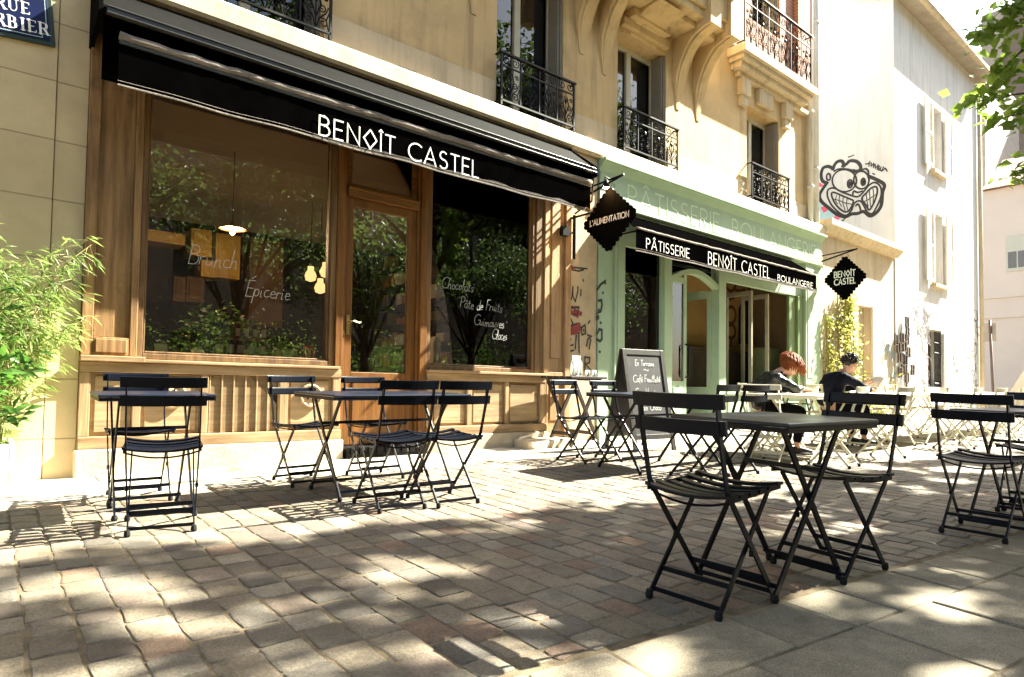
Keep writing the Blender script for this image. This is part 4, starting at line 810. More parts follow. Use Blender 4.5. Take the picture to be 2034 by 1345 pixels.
# iron frames hung on the house wall
m = mb()
for px, z_, n in ((1790,672,1),(1800,640,1),(1783,690,1),(1795,688,1),(1800,675,1),(1785,710,1),(1797,715,1),(1803,700,1),(1778,675,1),(1792,735,1),(1800,750,1),(1811,735,1),(1786,740,1),(1801,660,1)):
    p = at(px, z_, 5.98); w_, h_ = .17, .26
    frame(m, p.x-w_/2, p.x+w_/2, p.z-h_/2, p.z+h_/2, 5.94, 5.98, .022, .022, .022, .022)
p = at(1800, 755, 5.98); m.box(p.x-.03, p.x+.03, 5.95, 5.985, gz(p.x,6)+.6, p.z+1.0)
o = m.build('wall_sculpture', M('rusty_brown_iron', (.09,.06,.045), .7, .3, 9.)); tag(o, 'brown iron sculpture of small open frames hung on the white house wall', 'sculpture')
# street sign seen from behind
r = root('road_sign', 'grey road sign seen from behind on a leaning pole by the white house corner', 'road sign', (20.6, 4.98, gz(20.6, 4.98)))
a, b = atx(1973, 790, 20.6), atx(1966, 636, 20.6); m = mb(); m.tube([(20.6, a.y, gz(20.6,5)-.02), tuple(a), tuple(b)], .035, 8); part(m, 'pole', M('brown_grey_pole', (.16,.11,.10), .6), r, smooth=True)
m = mb(); p0, p1 = atx(1953, 642, 20.64), atx(1979, 678, 20.64); m.box(20.62, 20.64, min(p0.y,p1.y), max(p0.y,p1.y), p1.z, p0.z); part(m, 'plate', M('dull_metal_sheet', (.36,.32,.29), .5), r, bevel=.008)
# building across the side street, tiled roof, brick block behind
PINKW = M('pinkish_render', (.70,.585,.50), .9, .04, .8, .1)
KX = 40.; KZ = atx(1990, 372, KX).z
q = root('pink_house', 'pale pinkish rendered house with a red tiled hip roof beyond the side street', 'house', (44, 4.5, gz(44, 4.5)))
m = mb(); m.box(KX, KX+8, -11, 13.5, -.2, KZ); part(m, 'wall', PINKW, q)
m = mb(); _k = atx(1949,378,KX-.4); _t = atx(1992,318,KX+4); m.v = [(KX-.4,-11.3,KZ-.05),(KX-.4,_k.y,KZ-.05),(KX+4,_t.y,_t.z),(KX+4,-11.3,_t.z),(KX+8.4,_k.y,KZ-.05),(KX+8.4,-11.3,KZ-.05)]; m.f = [(0,1,2,3),(1,4,2),(2,4,5,3),(0,3,5),(1,0,5,4)]; part(m, 'roof', TILE, q)
p = atx(2021, 505, KX-.01)
m = mb(); m.box(KX-.05, KX-.01, p.y-.6, p.y+.48, p.z-.85, p.z+1.0); w_ = part(m, 'window', WINWH, q); m = mb(); m.box(KX-.07, KX-.055, p.y-.42, p.y-.03, p.z-.68, p.z+.15); m.box(KX-.07, KX-.055, p.y+.03, p.y+.38, p.z-.68, p.z+.15); part(m, 'pane', M('dark_pane', (.05,.055,.065), .15), w_, sub=True)
m = mb()
for py in (592, 632): z = atx(1990, py, KX).z; m.box(KX-.07, KX-.001, -11, 13.4, z, z+.14)
part(m, 'string_course', PINKW, q)
q = root('brick_block', 'tall brown brick apartment block with a cream edge rising behind the tiled roof', 'building', (94, 12, gz(94, 12)))
yb = atx(1994, 100, 90).y; yl = atx(1951, 100, 90).y
m = mb(); m.box(90, 105, -30, yb, 0, 46); part(m, 'wall', BRICKB, q)
m = mb(); m.box(89.8, 105, yb+.001, yl, 0, 46); part(m, 'edge_wall', M('cream_pink_render', (.56,.46,.36), .9, .05, .6), q)
m = mb(); m.box(89.7, 89.799, -30, yl, 0, atx(1975,245,89.7).z); part(m, 'lower_brick', BRICKB, q)
m = mb(); m.tube([(89.5, atx(1999,300,89.5).y, 5), (89.5, atx(1999,240,89.5).y, atx(1999,235,89.5).z)], .2, 8); part(m, 'drainpipe', PINKW, q)
q = root('grey_roofed_house', 'distant cream house with grey roof and chimney peeping over the white house eave', 'house', (64, 14, gz(64, 14)))
pt = atx(1928, 112, 60); m = mb(); m.box(60, 70, pt.y-.9, pt.y+3, 0, pt.z-1.0); part(m, 'wall', M('cream_far_render', (.5,.45,.38), .9), q)
m = mb(); m.box(59.8, 70, pt.y-1.0, pt.y+3.2, pt.z-2.6, pt.z-1.5); part(m, 'roof', M('grey_zinc', (.17,.16,.18), .6), q); m = mb(); m.box(60.5, 62, pt.y-.2, pt.y+.7, pt.z-1.0, pt.z+.1); m.box(60.3, 61, pt.y+1.2, pt.y+1.8, pt.z-1.2, pt.z-.2); part(m, 'chimney', PINKW, q)
# building on the other side of the street (seen only as a reflection)
q = root('opposite_building', 'darkened building on the opposite side of the street', 'building', (8, -19, gz(8, -19)))
m = mb(); wall_grid(m, -20, 40, -1, 15, -18.5, -18, [(x_, x_+1.2, z_, z_+2) for x_ in range(-18, 38, 4) for z_ in (1.2, 4.8, 8.4, 12)]); part(m, 'wall', M('darkened_facade', (.20,.16,.125), .9), q); m = mb(); m.box(-20, 40, -18.9, -18.6, -1, 15); part(m, 'window', M('dark_reflective_pane', (.06,.065,.07), .2), q)  # wall colour darkened so its reflection in the shop glass stays dark

# ------------------------------------------------------------------ bistro furniture
def tilt(o, a): # stand on the sloping paving, turned by a about the vertical
    nrm = Vector((-GX, -GY, 1)).normalized(); q_ = Vector((0,0,1)).rotation_difference(nrm).to_matrix(); o.rotation_euler = (q_ @ Matrix.Rotation(a, 3, 'Z')).to_euler()
def slat(m, a, b, dirw, wid, th, sag=0., n=8):
    """curved flat slat from a to b, sagging by sag, wid along dirw"""
    a = Vector(a); b = Vector(b); dw = Vector(dirw).normalized(); base = len(m.v); L_ = (b-a).length; ax_ = (b-a).normalized(); nr = ax_.cross(dw).normalized()
    if nr.z < 0: nr = -nr
    for i in range(n+1):
        t = i/n; p = a+(b-a)*t-nr*sag*(1-(2*t-1)**2)
        for s_, h in ((-1,-1),(1,-1),(1.0,.6),(.75,1),(-.75,1),(-1.0,.6)): m.v.append(tuple(p+dw*wid/2*s_+nr*th/2*h))
    for i in range(n):
        for k in range(6): m.f.append((base+i*6+k, base+i*6+(k+1)%6, base+(i+1)*6+(k+1)%6, base+(i+1)*6+k))
    m.f.append(tuple(base+k for k in range(6))[::-1]); m.f.append(tuple(base+n*6+k for k in range(6)))
def make_chair(mat, label, slats_n=6):
    """folding slatted chair, front towards +y"""
    t = thing('bistro_chair', label, 'chair')
    m = mb()
    for k in range(slats_n):
        u = k/(slats_n-1); y = -.17+.36*u; z = .452-.012*math.sin(u*math.pi)+.014*u
        slat(m, (-.188, y, z), (.188, y, z), (0,1,.03), .044, .012, .022)
    m.build('seat', mat, t, smooth=False)
    m = mb()
    for z, y in ((.795, -.262), (.700, -.243)):
        m2 = mb(); slat(m2, (-.198, y, z), (.198, y, z), (0,-.16,1), .055, .014, .014 if True else 0)
        m2.build('back_slat', mat, t)
    X1, X2 = .170, .153
    for s in (-1, 1):
        m = mb(); P_ = [(s*X1,-.263,.815),(s*X1,-.236,.66),(s*X1,-.185,.47),(s*X1,-.165,.44),(s*X1,.185,.018)]
        for i in range(len(P_)-1): m.bar(P_[i], P_[i+1], .022 if i else .026, .008, (0,1,0))
        m.lathe((s*X1,.0,.215),[(.009,-.012),(.009,.012)],8); l = m.build('leg', mat, t)
        mb().lathe((s*X1,.19,0),[(.013,.0),(.016,.012),(.012,.034)],8).build('foot_cap', RUBBER, l)
        m = mb(); m.bar((s*X2,.165,.445),(s*X2,-.190,.018),.022,.008,(0,1,0)); l = m.build('leg', mat, t)
        mb().lathe((s*X2,-.195,0),[(.013,.0),(.016,.012),(.012,.034)],8).build('foot_cap', RUBBER, l)
        m = mb(); m.bar((s*.178,-.185,.435),(s*.178,.205,.452),.02,.008,(0,0,1)); m.build('seat_rail', mat, t)
    for a, b, w_, h_ in (((-X1,.17,.035),(X1,.17,.035),.018,.006),((-X2,-.175,.035),(X2,-.175,.035),.018,.006),((-X2,-.115,.105),(X2,-.115,.105),.02,.006),((-X1,.125,.095),(X1,.125,.095),.02,.006)):
        mb().bar(a, b, w_, h_, (0,0,1)).build('stretcher', mat, t)
    m = mb(); n = 10; m.tube([(-X1+2*X1*i/n, -.172, .425-.03*(1-(2*i/n-1)**2)) for i in range(n+1)], .005, 5); m.build('seat_rod', mat, t)
    return t
def make_table(mat, top, label, lx, ly, along_x=False, H_=.715):
    """folding table lx by ly; its crossed legs lie in the y direction (or x when along_x)"""
    t = thing('bistro_table', label, 'table')
    m = mb(); m.box(-lx/2, lx/2, -ly/2, ly/2, H_-.018, H_); m.build('tabletop', top, t, bevel=.006)
    m = mb(); m.box(-lx/2+.004, lx/2-.004, -ly/2+.004, -ly/2+.010, H_-.038, H_-.0185); m.box(-lx/2+.004, lx/2-.004, ly/2-.010, ly/2-.004, H_-.038, H_-.0185); m.box(-lx/2+.004, -lx/2+.010, -ly/2+.011, ly/2-.011, H_-.038, H_-.0185); m.box(lx/2-.010, lx/2-.004, -ly/2+.011, ly/2-.011, H_-.038, H_-.0185); m.build('rim', mat, t)
    A_, Bq = (ly, lx) if not along_x else (lx, ly)
    sp = A_/2-.09; off = Bq/2-.10; P_ = (lambda s, q, z: (q, s, z)) if not along_x else (lambda s, q, z: (s, q, z))
    side = (0,1,0) if not along_x else (1,0,0)
    for q in (-1, 1):
        for s in (-1, 1):
            o_ = q*(off-(.014 if s > 0 else 0)); m = mb(); m.bar(P_(s*sp, o_, .02), P_(-s*(sp-.06), o_, H_-.04), .026, .010, side); l = m.build('leg', mat, t)
            mb().lathe(P_(s*sp, o_, 0), [(.014,.0),(.018,.012),(.013,.03)], 8).build('foot_cap', RUBBER, l)
    for s, z in ((sp-.03, .055), (-sp+.03, .055), (sp-.20, .50), ):
        mb().bar(P_(s, -off, z), P_(s, off, z), .02, .008, (0,0,1)).build('stretcher', mat, t)
    return t
def place(o, x, y, a, label=None, group=None, first=[]):
    o.location = (x, y, gz(x, y)+.001); tilt(o, a)
    if label: o['label'] = label
    if group: o['group'] = group
    return o
GB, GT = 'black bistro chairs on the cobbles', 'black bistro tables on the cobbles'
bt = make_table(BLUEBLK, TOPBLK, '', .70, .57, True); place(bt, 2.70, 1.47, R(-4), 'square black folding table between two black chairs nearest the camera', GT)
bt2 = copy_tree(bt); place(bt2, 5.22, 1.13, R(-5), 'black folding table partly cut off by the right edge of the photo', GT)
bl = make_table(BLUEBLK, TOPBLK, '', .60, .57); place(bl, .79, 4.40, R(-2), 'small black table beside the leafy planter on the left', GT)
bm_ = make_table(BLUEBLK, TOPBLK, '', 1.10, .70); place(bm_, 2.30, 4.30, R(0), 'long black table with four chairs in front of the wooden door', GT)
bg_ = copy_tree(bm_); place(bg_, 4.98, 3.93, R(-2), 'long black table with four chairs in front of the chalkboard', GT)
bc = make_chair(BLUEBLK, ''); HP = math.pi/2
spots = [(2.27, 1.49, -HP+R(2), 'large empty black chair backing the camera in the foreground, left of the nearest table'),
 (3.10, 1.39, HP+R(-6), 'black chair facing left on the far side of the nearest table'),
 (4.56, 1.16, -HP+R(-1), 'black chair with its back to the camera at the table on the right edge'),
 (5.62, 1.14, HP+R(4), 'black chair half out of the picture behind the right edge table'),
 (.77, 3.95, R(-11), 'black chair with its back to the camera at the small left table'),
 (.80, 4.86, math.pi+R(-4), 'black chair facing the camera between the small left table and the wooden shopfront'),
 (2.06, 3.74, R(-5), 'left of two black chairs backing the camera at the table by the wooden door'),
 (2.44, 3.69, R(-2), 'right of two black chairs backing the camera at the table by the wooden door'),
 (1.93, 4.88, math.pi+R(3), 'black chair facing the camera in front of the vent grille behind the long table'),
 (2.50, 4.82, math.pi+R(-3), 'black chair facing the camera right in front of the wooden door'),
 (4.72, 4.60, math.pi+R(4), 'black chair facing the camera between the carafe table and the long table'),
 (5.20, 4.52, math.pi+R(-2), 'black chair facing the camera directly before the chalkboard'),
 (4.95, 3.36, R(4), 'left one of two black chairs backing onto the camera side of the chalkboard table'),
 (5.38, 3.33, R(-3), 'right one of two black chairs backing onto the camera side of the chalkboard table')]
for i, (x, y, a, lb) in enumerate(spots):
    o = bc if i == 0 else copy_tree(bc); place(o, x, y, a, lb, GB)
cc = make_chair(CREAM, ''); ct = make_table(CREAM, CREAM, '', 1.15, .70, True)
GC, GD = 'cream bistro chairs on the terrace', 'cream bistro tables on the terrace'
ctabs = [(7.30, 3.52, 'cream table where the red haired person writes'), (9.40, 3.52, 'cream table where the dark haired person reads'), (10.65, 3.50, 'empty cream table just right of the reading person'), (11.9, 3.48, 'fourth cream table of the row, before the white house'), (13.15, 3.46, 'fifth cream table of the row, before the white house'), (14.4, 3.45, 'last cream table at the far right end of the row')]
for i, (x, y, lb) in enumerate(ctabs):
    o = ct if i == 0 else copy_tree(ct); place(o, x, y, R(random.uniform(-3,3)), lb, GD)
cspots = [(7.20, 4.00, R(-135), 'cream chair under the red haired person'), (9.02, 4.02, R(-125), 'cream chair under the dark haired person'),
 (6.78, 3.0, R(6), 'cream chair with its back to the camera below the dark haired person'), (8.02, 3.02, R(-4), 'cream chair with its back to the camera just right of the dark haired person'),
 (6.45, 3.5, R(-85), 'cream chair at the left end of the red haired person\'s table'), (7.95, 4.15, math.pi, 'cream chair behind the table between the two seated people'),
 (10.6, 4.15, math.pi+.1, 'cream chair behind the empty table right of the reading person'), (10.0, 2.86, R(3), 'cream chair on the near side of the third table'),
 (11.1, 2.86, R(-5), 'first cream chair backing the camera at the fourth table'), (12.3, 2.88, R(4), 'second cream chair backing the camera at the fourth table'), (13.7, 2.9, R(-3), 'first cream chair backing the camera at the last table'), (14.6, 2.78, R(5), 'second cream chair backing the camera at the last table'), (15.6, 2.9, R(0), 'cream chair beyond the last table at the right edge'),
 (11.9, 4.1, math.pi, 'cream chair behind the fourth table'), (13.3, 4.1, math.pi-.1, 'cream chair behind the last table')]
for i, (x, y, a, lb) in enumerate(cspots):
    o = cc if i == 0 else copy_tree(cc); place(o, x, y, a, lb, GC)
o = make_table(BLUEBLK, TOPBLK, 'black table behind the dark haired person by the green shopfront', .6, .6, True); place(o, 9.9, 4.95, 0, None, GT)

# tall folding table with carafes
BW = wood('dark_brown_wood', (.022,.014,.011), (.04,.026,.02), .45, None, 2)
r = thing('high_table', 'tall dark wooden folding table holding carafes and glasses beside the wooden shopfront', 'table', (5.66, 5.68, gz(5.66, 5.68))); tilt(r, R(3))
HT = .86
m = mb()
for k in range(5): m.box(-.33, .33, -.26+k*.105, -.26+k*.105+.095, HT-.028, HT)
m.box(-.30,.30,-.2,-.17,HT-.05,HT-.029); m.box(-.30,.30,.17,.2,HT-.05,HT-.029); m.build('tabletop', BW, r, bevel=.004)
for s in (-1, 1):
    for e in (-1, 1):
        X_ = e*(.22 if s > 0 else .185); m = mb(); m.bar((s*.24, X_, .012), (-s*.24, X_, HT-.05), .05, .024, (1,0,0)); m.build('leg', BW, r, bevel=.004)
for s in (-1, 1): m = mb(); m.bar((s*.165, -.2, .16), (s*.165, .2, .16), .045, .02, (0,0,1)); m.build('stretcher', BW, r, bevel=.004)
def on_table(lx, ly): 
    M_ = r.rotation_euler.to_matrix(); return Vector(r.location)+M_ @ Vector((lx, ly, HT+.001))
for i, (lx, ly, lb) in enumerate(((-.02,-.03,'left of the two clear glass carafes on the tall wooden table'),(.10,.02,'right of the two clear glass carafes on the tall wooden table'))):
    m = mb(); m.lathe((0,0,0), [(.0,.002),(.048,.0),(.052,.01),(.052,.15),(.045,.18),(.028,.205),(.026,.235),(.033,.255),(.029,.255),(.023,.235),(.025,.205),(.041,.178),(.048,.15),(.048,.014),(.0,.012)], 18); o = m.build('carafe', CLEAR, None, smooth=True); o.location = on_table(lx, ly); tag(o, lb, 'carafe', 'carafes on the tall table')
for i in range(4):
    m = mb(); m.lathe((0,0,0), [(.0,.002),(.024,.0),(.029,.08),(.026,.08),(.022,.008),(.0,.008)], 14); o = m.build('drinking_glass', CLEAR, None, smooth=True); o.location = on_table(.19+.055*(i%4)*.7, -.06+.05*(i % 2)-.02*i); tag(o, 'small clear tumbler beside the carafes on the tall wooden table', 'glass', 'tumblers on the tall table')

# chalkboard
r = thing('chalkboard_sign', 'black A-frame chalkboard with a handwritten menu in front of the green pilaster', 'chalkboard', (6.15, 5.02, gz(6.15, 5.02))); tilt(r, R(-9))
SLATE = M('chalky_slate', (.035,.033,.035), .75, .3, 5., .05, dirt=(.09,.085,.085), dscale=3., damt=.5); CBF = wood('black_stained_wood', (.012,.010,.009), (.03,.025,.02), .5, None, 2)
HB, WB, sp = 1.20, .66, .27
def board(sign):
    # local frame of one leaf: u across, v up the slope
    top = Vector((0, sign*.012, HB)); bot = Vector((0, sign*sp, 0)); vv = (top-bot).normalized(); uu = Vector((1,0,0)); nn2 = uu.cross(vv); 
    if nn2.y*sign < 0: nn2 = -nn2
    L2 = (top-bot).length
    def fr_(u, v, o): return bot+uu*u+vv*v+nn2*o
    return fr_, L2
for sign in (-1, 1):
    fr_, L2 = board(sign); m = mb()
    def bb(u0, u1, v0, v1, o0, o1): m.add([fr_(u0,v0,o0),fr_(u1,v0,o0),fr_(u1,v1,o0),fr_(u0,v1,o0),fr_(u0,v0,o1),fr_(u1,v0,o1),fr_(u1,v1,o1),fr_(u0,v1,o1)], [(0,3,2,1),(4,5,6,7),(0,1,5,4),(1,2,6,5),(2,3,7,6),(3,0,4,7)])
    bb(-WB/2, -WB/2+.06, 0, L2, -.012, .014); bb(WB/2-.06, WB/2, 0, L2, -.012, .014); bb(-WB/2+.06, WB/2-.06, L2-.07, L2, -.012, .012); bb(-WB/2+.06, WB/2-.06, .14, .20, -.012, .012)
    fo = m.build('frame', CBF, r, bevel=.004); m = mb(); bb(-WB/2+.0605, WB/2-.0605, .2005, L2-.0705, -.006, .004); bd = m.build('board', SLATE, r)
    if sign < 0:
        m = mb(); y_ = L2-.20
        for t, u0, u1, dv, h in (('En Terrasse',-.15,.14,0,.07),('~',-.03,.05,.075,.05),('Café Feuilleté',-.21,.21,.20,.085),('Croq Monsieur',-.20,.18,.36,.085),('Pain Choco',-.16,.17,.54,.085),('Gâteau',-.12,.12,.72,.08)):
            letters(m, t, lambda u, v, o: fr_(u, v, .0045+o), u0, y_-dv, h, .009, width=u1-u0, gap=.1, slant=.15, jit=.05) if all(c_ in G for c_ in t) else None
        m.build('chalk_writing', CHALK, bd)

# ------------------------------------------------------------------ foliage
import numpy as np
rng = np.random.default_rng(11)
def leaf_cloud(name, P, size, mat, parent, aspect=.62, upbias=.6, fold=.25, droop=0., dirs=None):
    """one mesh of many small folded leaves at the points P"""
    P = np.asarray(P, float); n = len(P)
    nrm = rng.normal(size=(n,3)); nrm[:,2] = np.abs(nrm[:,2])+upbias; nrm /= np.linalg.norm(nrm, axis=1)[:,None]
    t = rng.normal(size=(n,3)) if dirs is None else np.asarray(dirs, float)+rng.normal(size=(n,3))*.25
    t[:,2] -= droop; t -= nrm*(t*nrm).sum(1)[:,None]; t /= np.linalg.norm(t, axis=1)[:,None]+1e-9; b = np.cross(nrm, t)
    s = (size*rng.uniform(.65,1.3,n))[:,None]; w_ = s*aspect*.5
    V = np.stack([P, P+t*s*.45+b*w_+nrm*w_*fold, P+t*s-nrm*s*.12, P+t*s*.45-b*w_+nrm*w_*fold, P+t*s*.5], 1).reshape(-1,3)
    base = (np.arange(n)*5)[:,None]; F = np.concatenate([base+np.array([[0,4,1]]), base+np.array([[1,4,2]]), base+np.array([[2,4,3]]), base+np.array([[3,4,0]])], 1).reshape(-1,3)
    me = bpy.data.meshes.new(name); me.from_pydata(V.tolist(), [], F.tolist()); me.materials.append(mat)
    o = bpy.data.objects.new(name, me); C.objects.link(o)
    if parent: o.parent = parent; o.location = -Vector(parent.location)
    return o
LEAF = leafmat('tree_leaf', (.042,.068,.017), (.09,.135,.035), .5); LEAFB = leafmat('bright_tree_leaf', (.065,.12,.018), (.16,.23,.04), .5)
BARK = M('brown_bark', (.075,.055,.04), .9, .3, 5., .6, 30., stretch=(3,3,1))
def in_view(p):   # the crown is kept clear of the view of the shops (street tree pruned on the shop side)
    d = math.hypot(p[0], p[1])
    return p[0] > 0 and p[1] > .205*p[0]-.25 and p[1] < 6 and p[2] < .9+.67*d
# gaps cut through the crowns sunwards, shaped to cast light patches on the paving
gr_ = np.random.default_rng(23); GAPS = []
for _ in range(330):
    gx_, gy_ = gr_.uniform(-2.5, 13.5), gr_.uniform(-1.2, 4.2)
    big = 1.0+.35*(gx_ > 5.2)*(gy_ > 1.8)+.25*(gy_ > 2.6)
    GAPS.append((gx_, gy_, gr_.uniform(.07,.22)*big, gr_.uniform(.055,.135)*big, gr_.uniform(-.5,.5)))
def in_gap(sx, sy):
    r_ = np.zeros(len(sx), bool)
    for a, b, rx, ry, th in GAPS:
        dx, dy = sx-a, sy-b; u = dx*math.cos(th)+dy*math.sin(th); v = dy*math.cos(th)-dx*math.sin(th); r_ |= (u/(rx+.055))**2+(v/(ry+.055))**2 < 1
    return r_
def tree(x, y, h, rad, vz, label, nleaf=7000, trunk=.16, clear=True, size=.18, mat=LEAF, seed=1, low=.45):
    rr = random.Random(seed); z0 = gz(x, y); t = root('street_tree', label, 'tree', (x, y, z0)); m = mb()
    fork = z0+h*low*.8; top = Vector((x+rr.uniform(-.3,.3), y+rr.uniform(-.2,.2), z0+h))
    m.tube([(x,y,z0-.1),(x+.03,y,z0+h*.2),(x-.05,y+.05,fork),tuple(Vector((x,y,fork)).lerp(top,.5)),tuple(top)], [trunk*1.3,trunk,trunk*.8,trunk*.45,.03], 10)
    cz = z0+h-vz; cen = []; 
    for k in range(15):
        a = k*2.4+rr.uniform(-.3,.3); q = rr.uniform(.35,.95); e = Vector((x+rad*q*math.cos(a), y+rad*q*math.sin(a), cz+vz*rr.uniform(-.85,.8)*(1-q*q*.5)))
        if clear and in_view(e): continue
        s_ = Vector((x,y,fork+rr.uniform(-.3,.9))); mid = s_.lerp(e,.55)+Vector((0,0,.35)); m.tube([s_, mid, e], [trunk*.35, trunk*.2, .012], 6); cen.append(e); cen.append(mid.lerp(e,.5))
        for _ in range(3):
            f_ = e+Vector((rr.uniform(-1,1), rr.uniform(-1,1), rr.uniform(-.6,.7)))*.9
            if clear and in_view(f_): continue
            m.tube([mid.lerp(e,.6), f_], [.02,.006], 5); cen.append(f_)
    part(m, 'trunk', BARK, t, smooth=True)
    cen = np.array([tuple(c) for c in cen]); idx = rng.integers(0, len(cen), int(nleaf*5)); P = cen[idx]+rng.normal(size=(len(idx),3))*np.array([.40,.40,.30])*(rad/3.2)
    if clear: P = np.array([p for p in P if not in_view(p)])
    P = P[P[:,2] > z0+h*low*.75]
    if clear:      # shaped crown: it ends where the pavement in front of the shops is left in the sun
        sx = P[:,0]-P[:,2]*SUN.x/SUN.z; sy = P[:,1]-P[:,2]*SUN.y/SUN.z
        lim = 3.35+.22*np.sin(sx*1.9+1)+.15*np.sin(sx*4.7)-np.clip((sx-2.3)*.45, 0, .55)-np.clip((sx-8)*.3, 0, .9)
        P = P[(sy < lim) & ~in_gap(sx, sy)]
    leaf_cloud('crown', P[:nleaf], size, mat, t); return t
tree(8.4, -1.3, 10.2, 3.8, 2.6, 'street tree behind the camera on the right whose branch hangs into the top right corner', 17000, seed=2)
tree(13.0, -1.5, 10.6, 3.7, 2.7, 'second street tree out of frame on the right', 17000, seed=5)
tree(17.8, -1.9, 10.2, 3.0, 2.4, 'third street tree out of frame on the right', 9000, seed=8)
tree(5.0, -5.2, 9.5, 3.3, 2.9, 'leafy tree behind the camera reflected in the shop windows', 7000, seed=9, low=.3)
tree(.5, -6.2, 8.6, 3.2, 2.9, 'leafy tree reflected in the left shop window', 6500, seed=12, low=.3)
tree(9.8, -7.6, 8.4, 3.2, 2.8, 'leafy tree reflected in the door of the wooden shopfront', 6500, seed=15, low=.28)
tree(14.5, -8.0, 9.2, 3.2, 2.9, 'leafy tree reflected in the right shop window', 6500, seed=18, low=.3)
tree(20., -7.4, 9.4, 3.4, 3.1, 'leafy tree reflected in the green shopfront', 6500, seed=21, low=.3)
def bush(x, y, r_, h, label, seed, n=3800, mat=LEAFB):
    t = root('bush', label, 'bush', (x, y, gz(x,y)), 'bushes across the street'); P = rng.normal(size=(n,3))*np.array([r_*.5,r_*.5,h*.28])+np.array([x,y,gz(x,y)+h*.55]); P = P[P[:,2] > gz(x,y)+.05]
    leaf_cloud('foliage', P, .12, mat, t); m = mb()
    for k in range(6): a = k*1.05; m.tube([(x,y,gz(x,y)-.05),(x+r_*.4*math.cos(a),y+r_*.4*math.sin(a),gz(x,y)+h*.8)], [.03,.008], 5)
    part(m, 'stem', BARK, t)
for i, (x, y) in enumerate(((2.5,-8.5),(5.5,-9.5),(8,-10.5),(12,-10),(16.5,-9.5))): bush(x, y, 1.5, 2.6, 'green bush across the street reflected in the shop glass', 30+i)
# branch of the first street tree reaching into the picture
tb = [o for o in C.objects if o.name == 'street_tree'][0]; m = mb(); LP = []; 
def cornerpt(px, py, d): r_ = ray(px, py); return EYE+r_.normalized()*d
tw = [[(2120,60,8.2),(2034,45,8.1),(1985,55,8.0),(1950,60,7.9)],[(2120,60,8.2),(2030,100,8.2),(1995,135,8.0),(1975,150,7.9)],[(2120,210,8.0),(2034,185,7.9),(1970,195,7.8),(1918,208,7.7)],[(2120,210,8.0),(2030,225,7.8),(1990,235,7.7)],[(2120,-60,8.1),(2040,5,8.0),(1990,15,8.0)],[(2120,330,7.8),(2040,335,7.7),(2020,340,7.7)],[(2100,-20,8.3),(2040,-10,8.2),(2000,30,8.2)]]
for w_ in tw:
    pts = [cornerpt(*p) for p in w_]; m.tube(pts, [.014,.010,.007,.004][-len(pts):] if len(pts) == 4 else [.012,.008,.004], 5)
    for i in range(len(pts)-1):
        for _ in range(34 if i else 22): LP.append(pts[i].lerp(pts[i+1], random.random())+Vector((random.gauss(0,.07), random.gauss(0,.09), random.gauss(0,.075))))
m.tube([(8.4,-1.3,3.4),(8.5,-.6,4.6),tuple(cornerpt(2120,60,8.2))], [.07,.05,.015], 6); m.tube([(8.5,-.6,4.5),tuple(cornerpt(2120,210,8.0))], [.04,.014], 6); m.tube([(8.5,-.6,4.6),tuple(cornerpt(2110,-40,8.2))], [.04,.013], 6); m.tube([(8.5,-.6,4.4),tuple(cornerpt(2120,330,7.8))], [.03,.013], 6)
for q_ in ((2120,60,8.2),(2120,210,8.0),(2110,-40,8.2),(2120,330,7.8)):
    e_ = cornerpt(*q_)
    for _ in range(90): LP.append(Vector((8.5,-.6,4.6)).lerp(e_, .25+.8*random.random())+Vector((random.gauss(0,.13), random.gauss(0,.13), random.gauss(0,.12))))
part(m, 'branch', BARK, tb); leaf_cloud('branch_leaves', [tuple(p) for p in LP], .115, LEAFB, tb, aspect=.8)

# planter on the left with bamboo and a broad leaved shrub
r = root('planter', 'pale grey box planter at the left edge in front of the stone wall', 'planter', (-.2, 5.70, gz(-.2, 5.7)))
m = mb(); x0, x1, y0, y1, zt = -.62, .165, 5.42, 5.95, .475
m.box(x0, x0+.03, y0, y1, .10, zt); m.box(x1-.03, x1, y0, y1, .10, zt); m.box(x0+.03, x1-.03, y0, y0+.03, .10, zt); m.box(x0+.03, x1-.03, y1-.03, y1, .10, zt); part(m, 'box', M('pale_grey_fibre_cement', (.52,.49,.46), .8, .08, 4., .1), r, bevel=.004)
m = mb(); m.box(x0+.03, x1-.03, y0+.03, y1-.03, .12, zt-.04); part(m, 'soil', M('dark_soil', (.04,.028,.018), 1., .3, 20., .5), r)
BAM = leafmat('bamboo_leaf', (.085,.14,.03), (.21,.265,.075), .5); SHR = leafmat('broad_shrub_leaf', (.018,.055,.012), (.085,.18,.025), .35); STEM = M('bamboo_stem', (.22,.2,.07), .6)
r = root('bamboo', 'feathery yellow green bamboo growing in the planter on the left', 'bamboo', (-.1, 5.65, .44)); m = mb(); P = []; D = []
rb = random.Random(4)
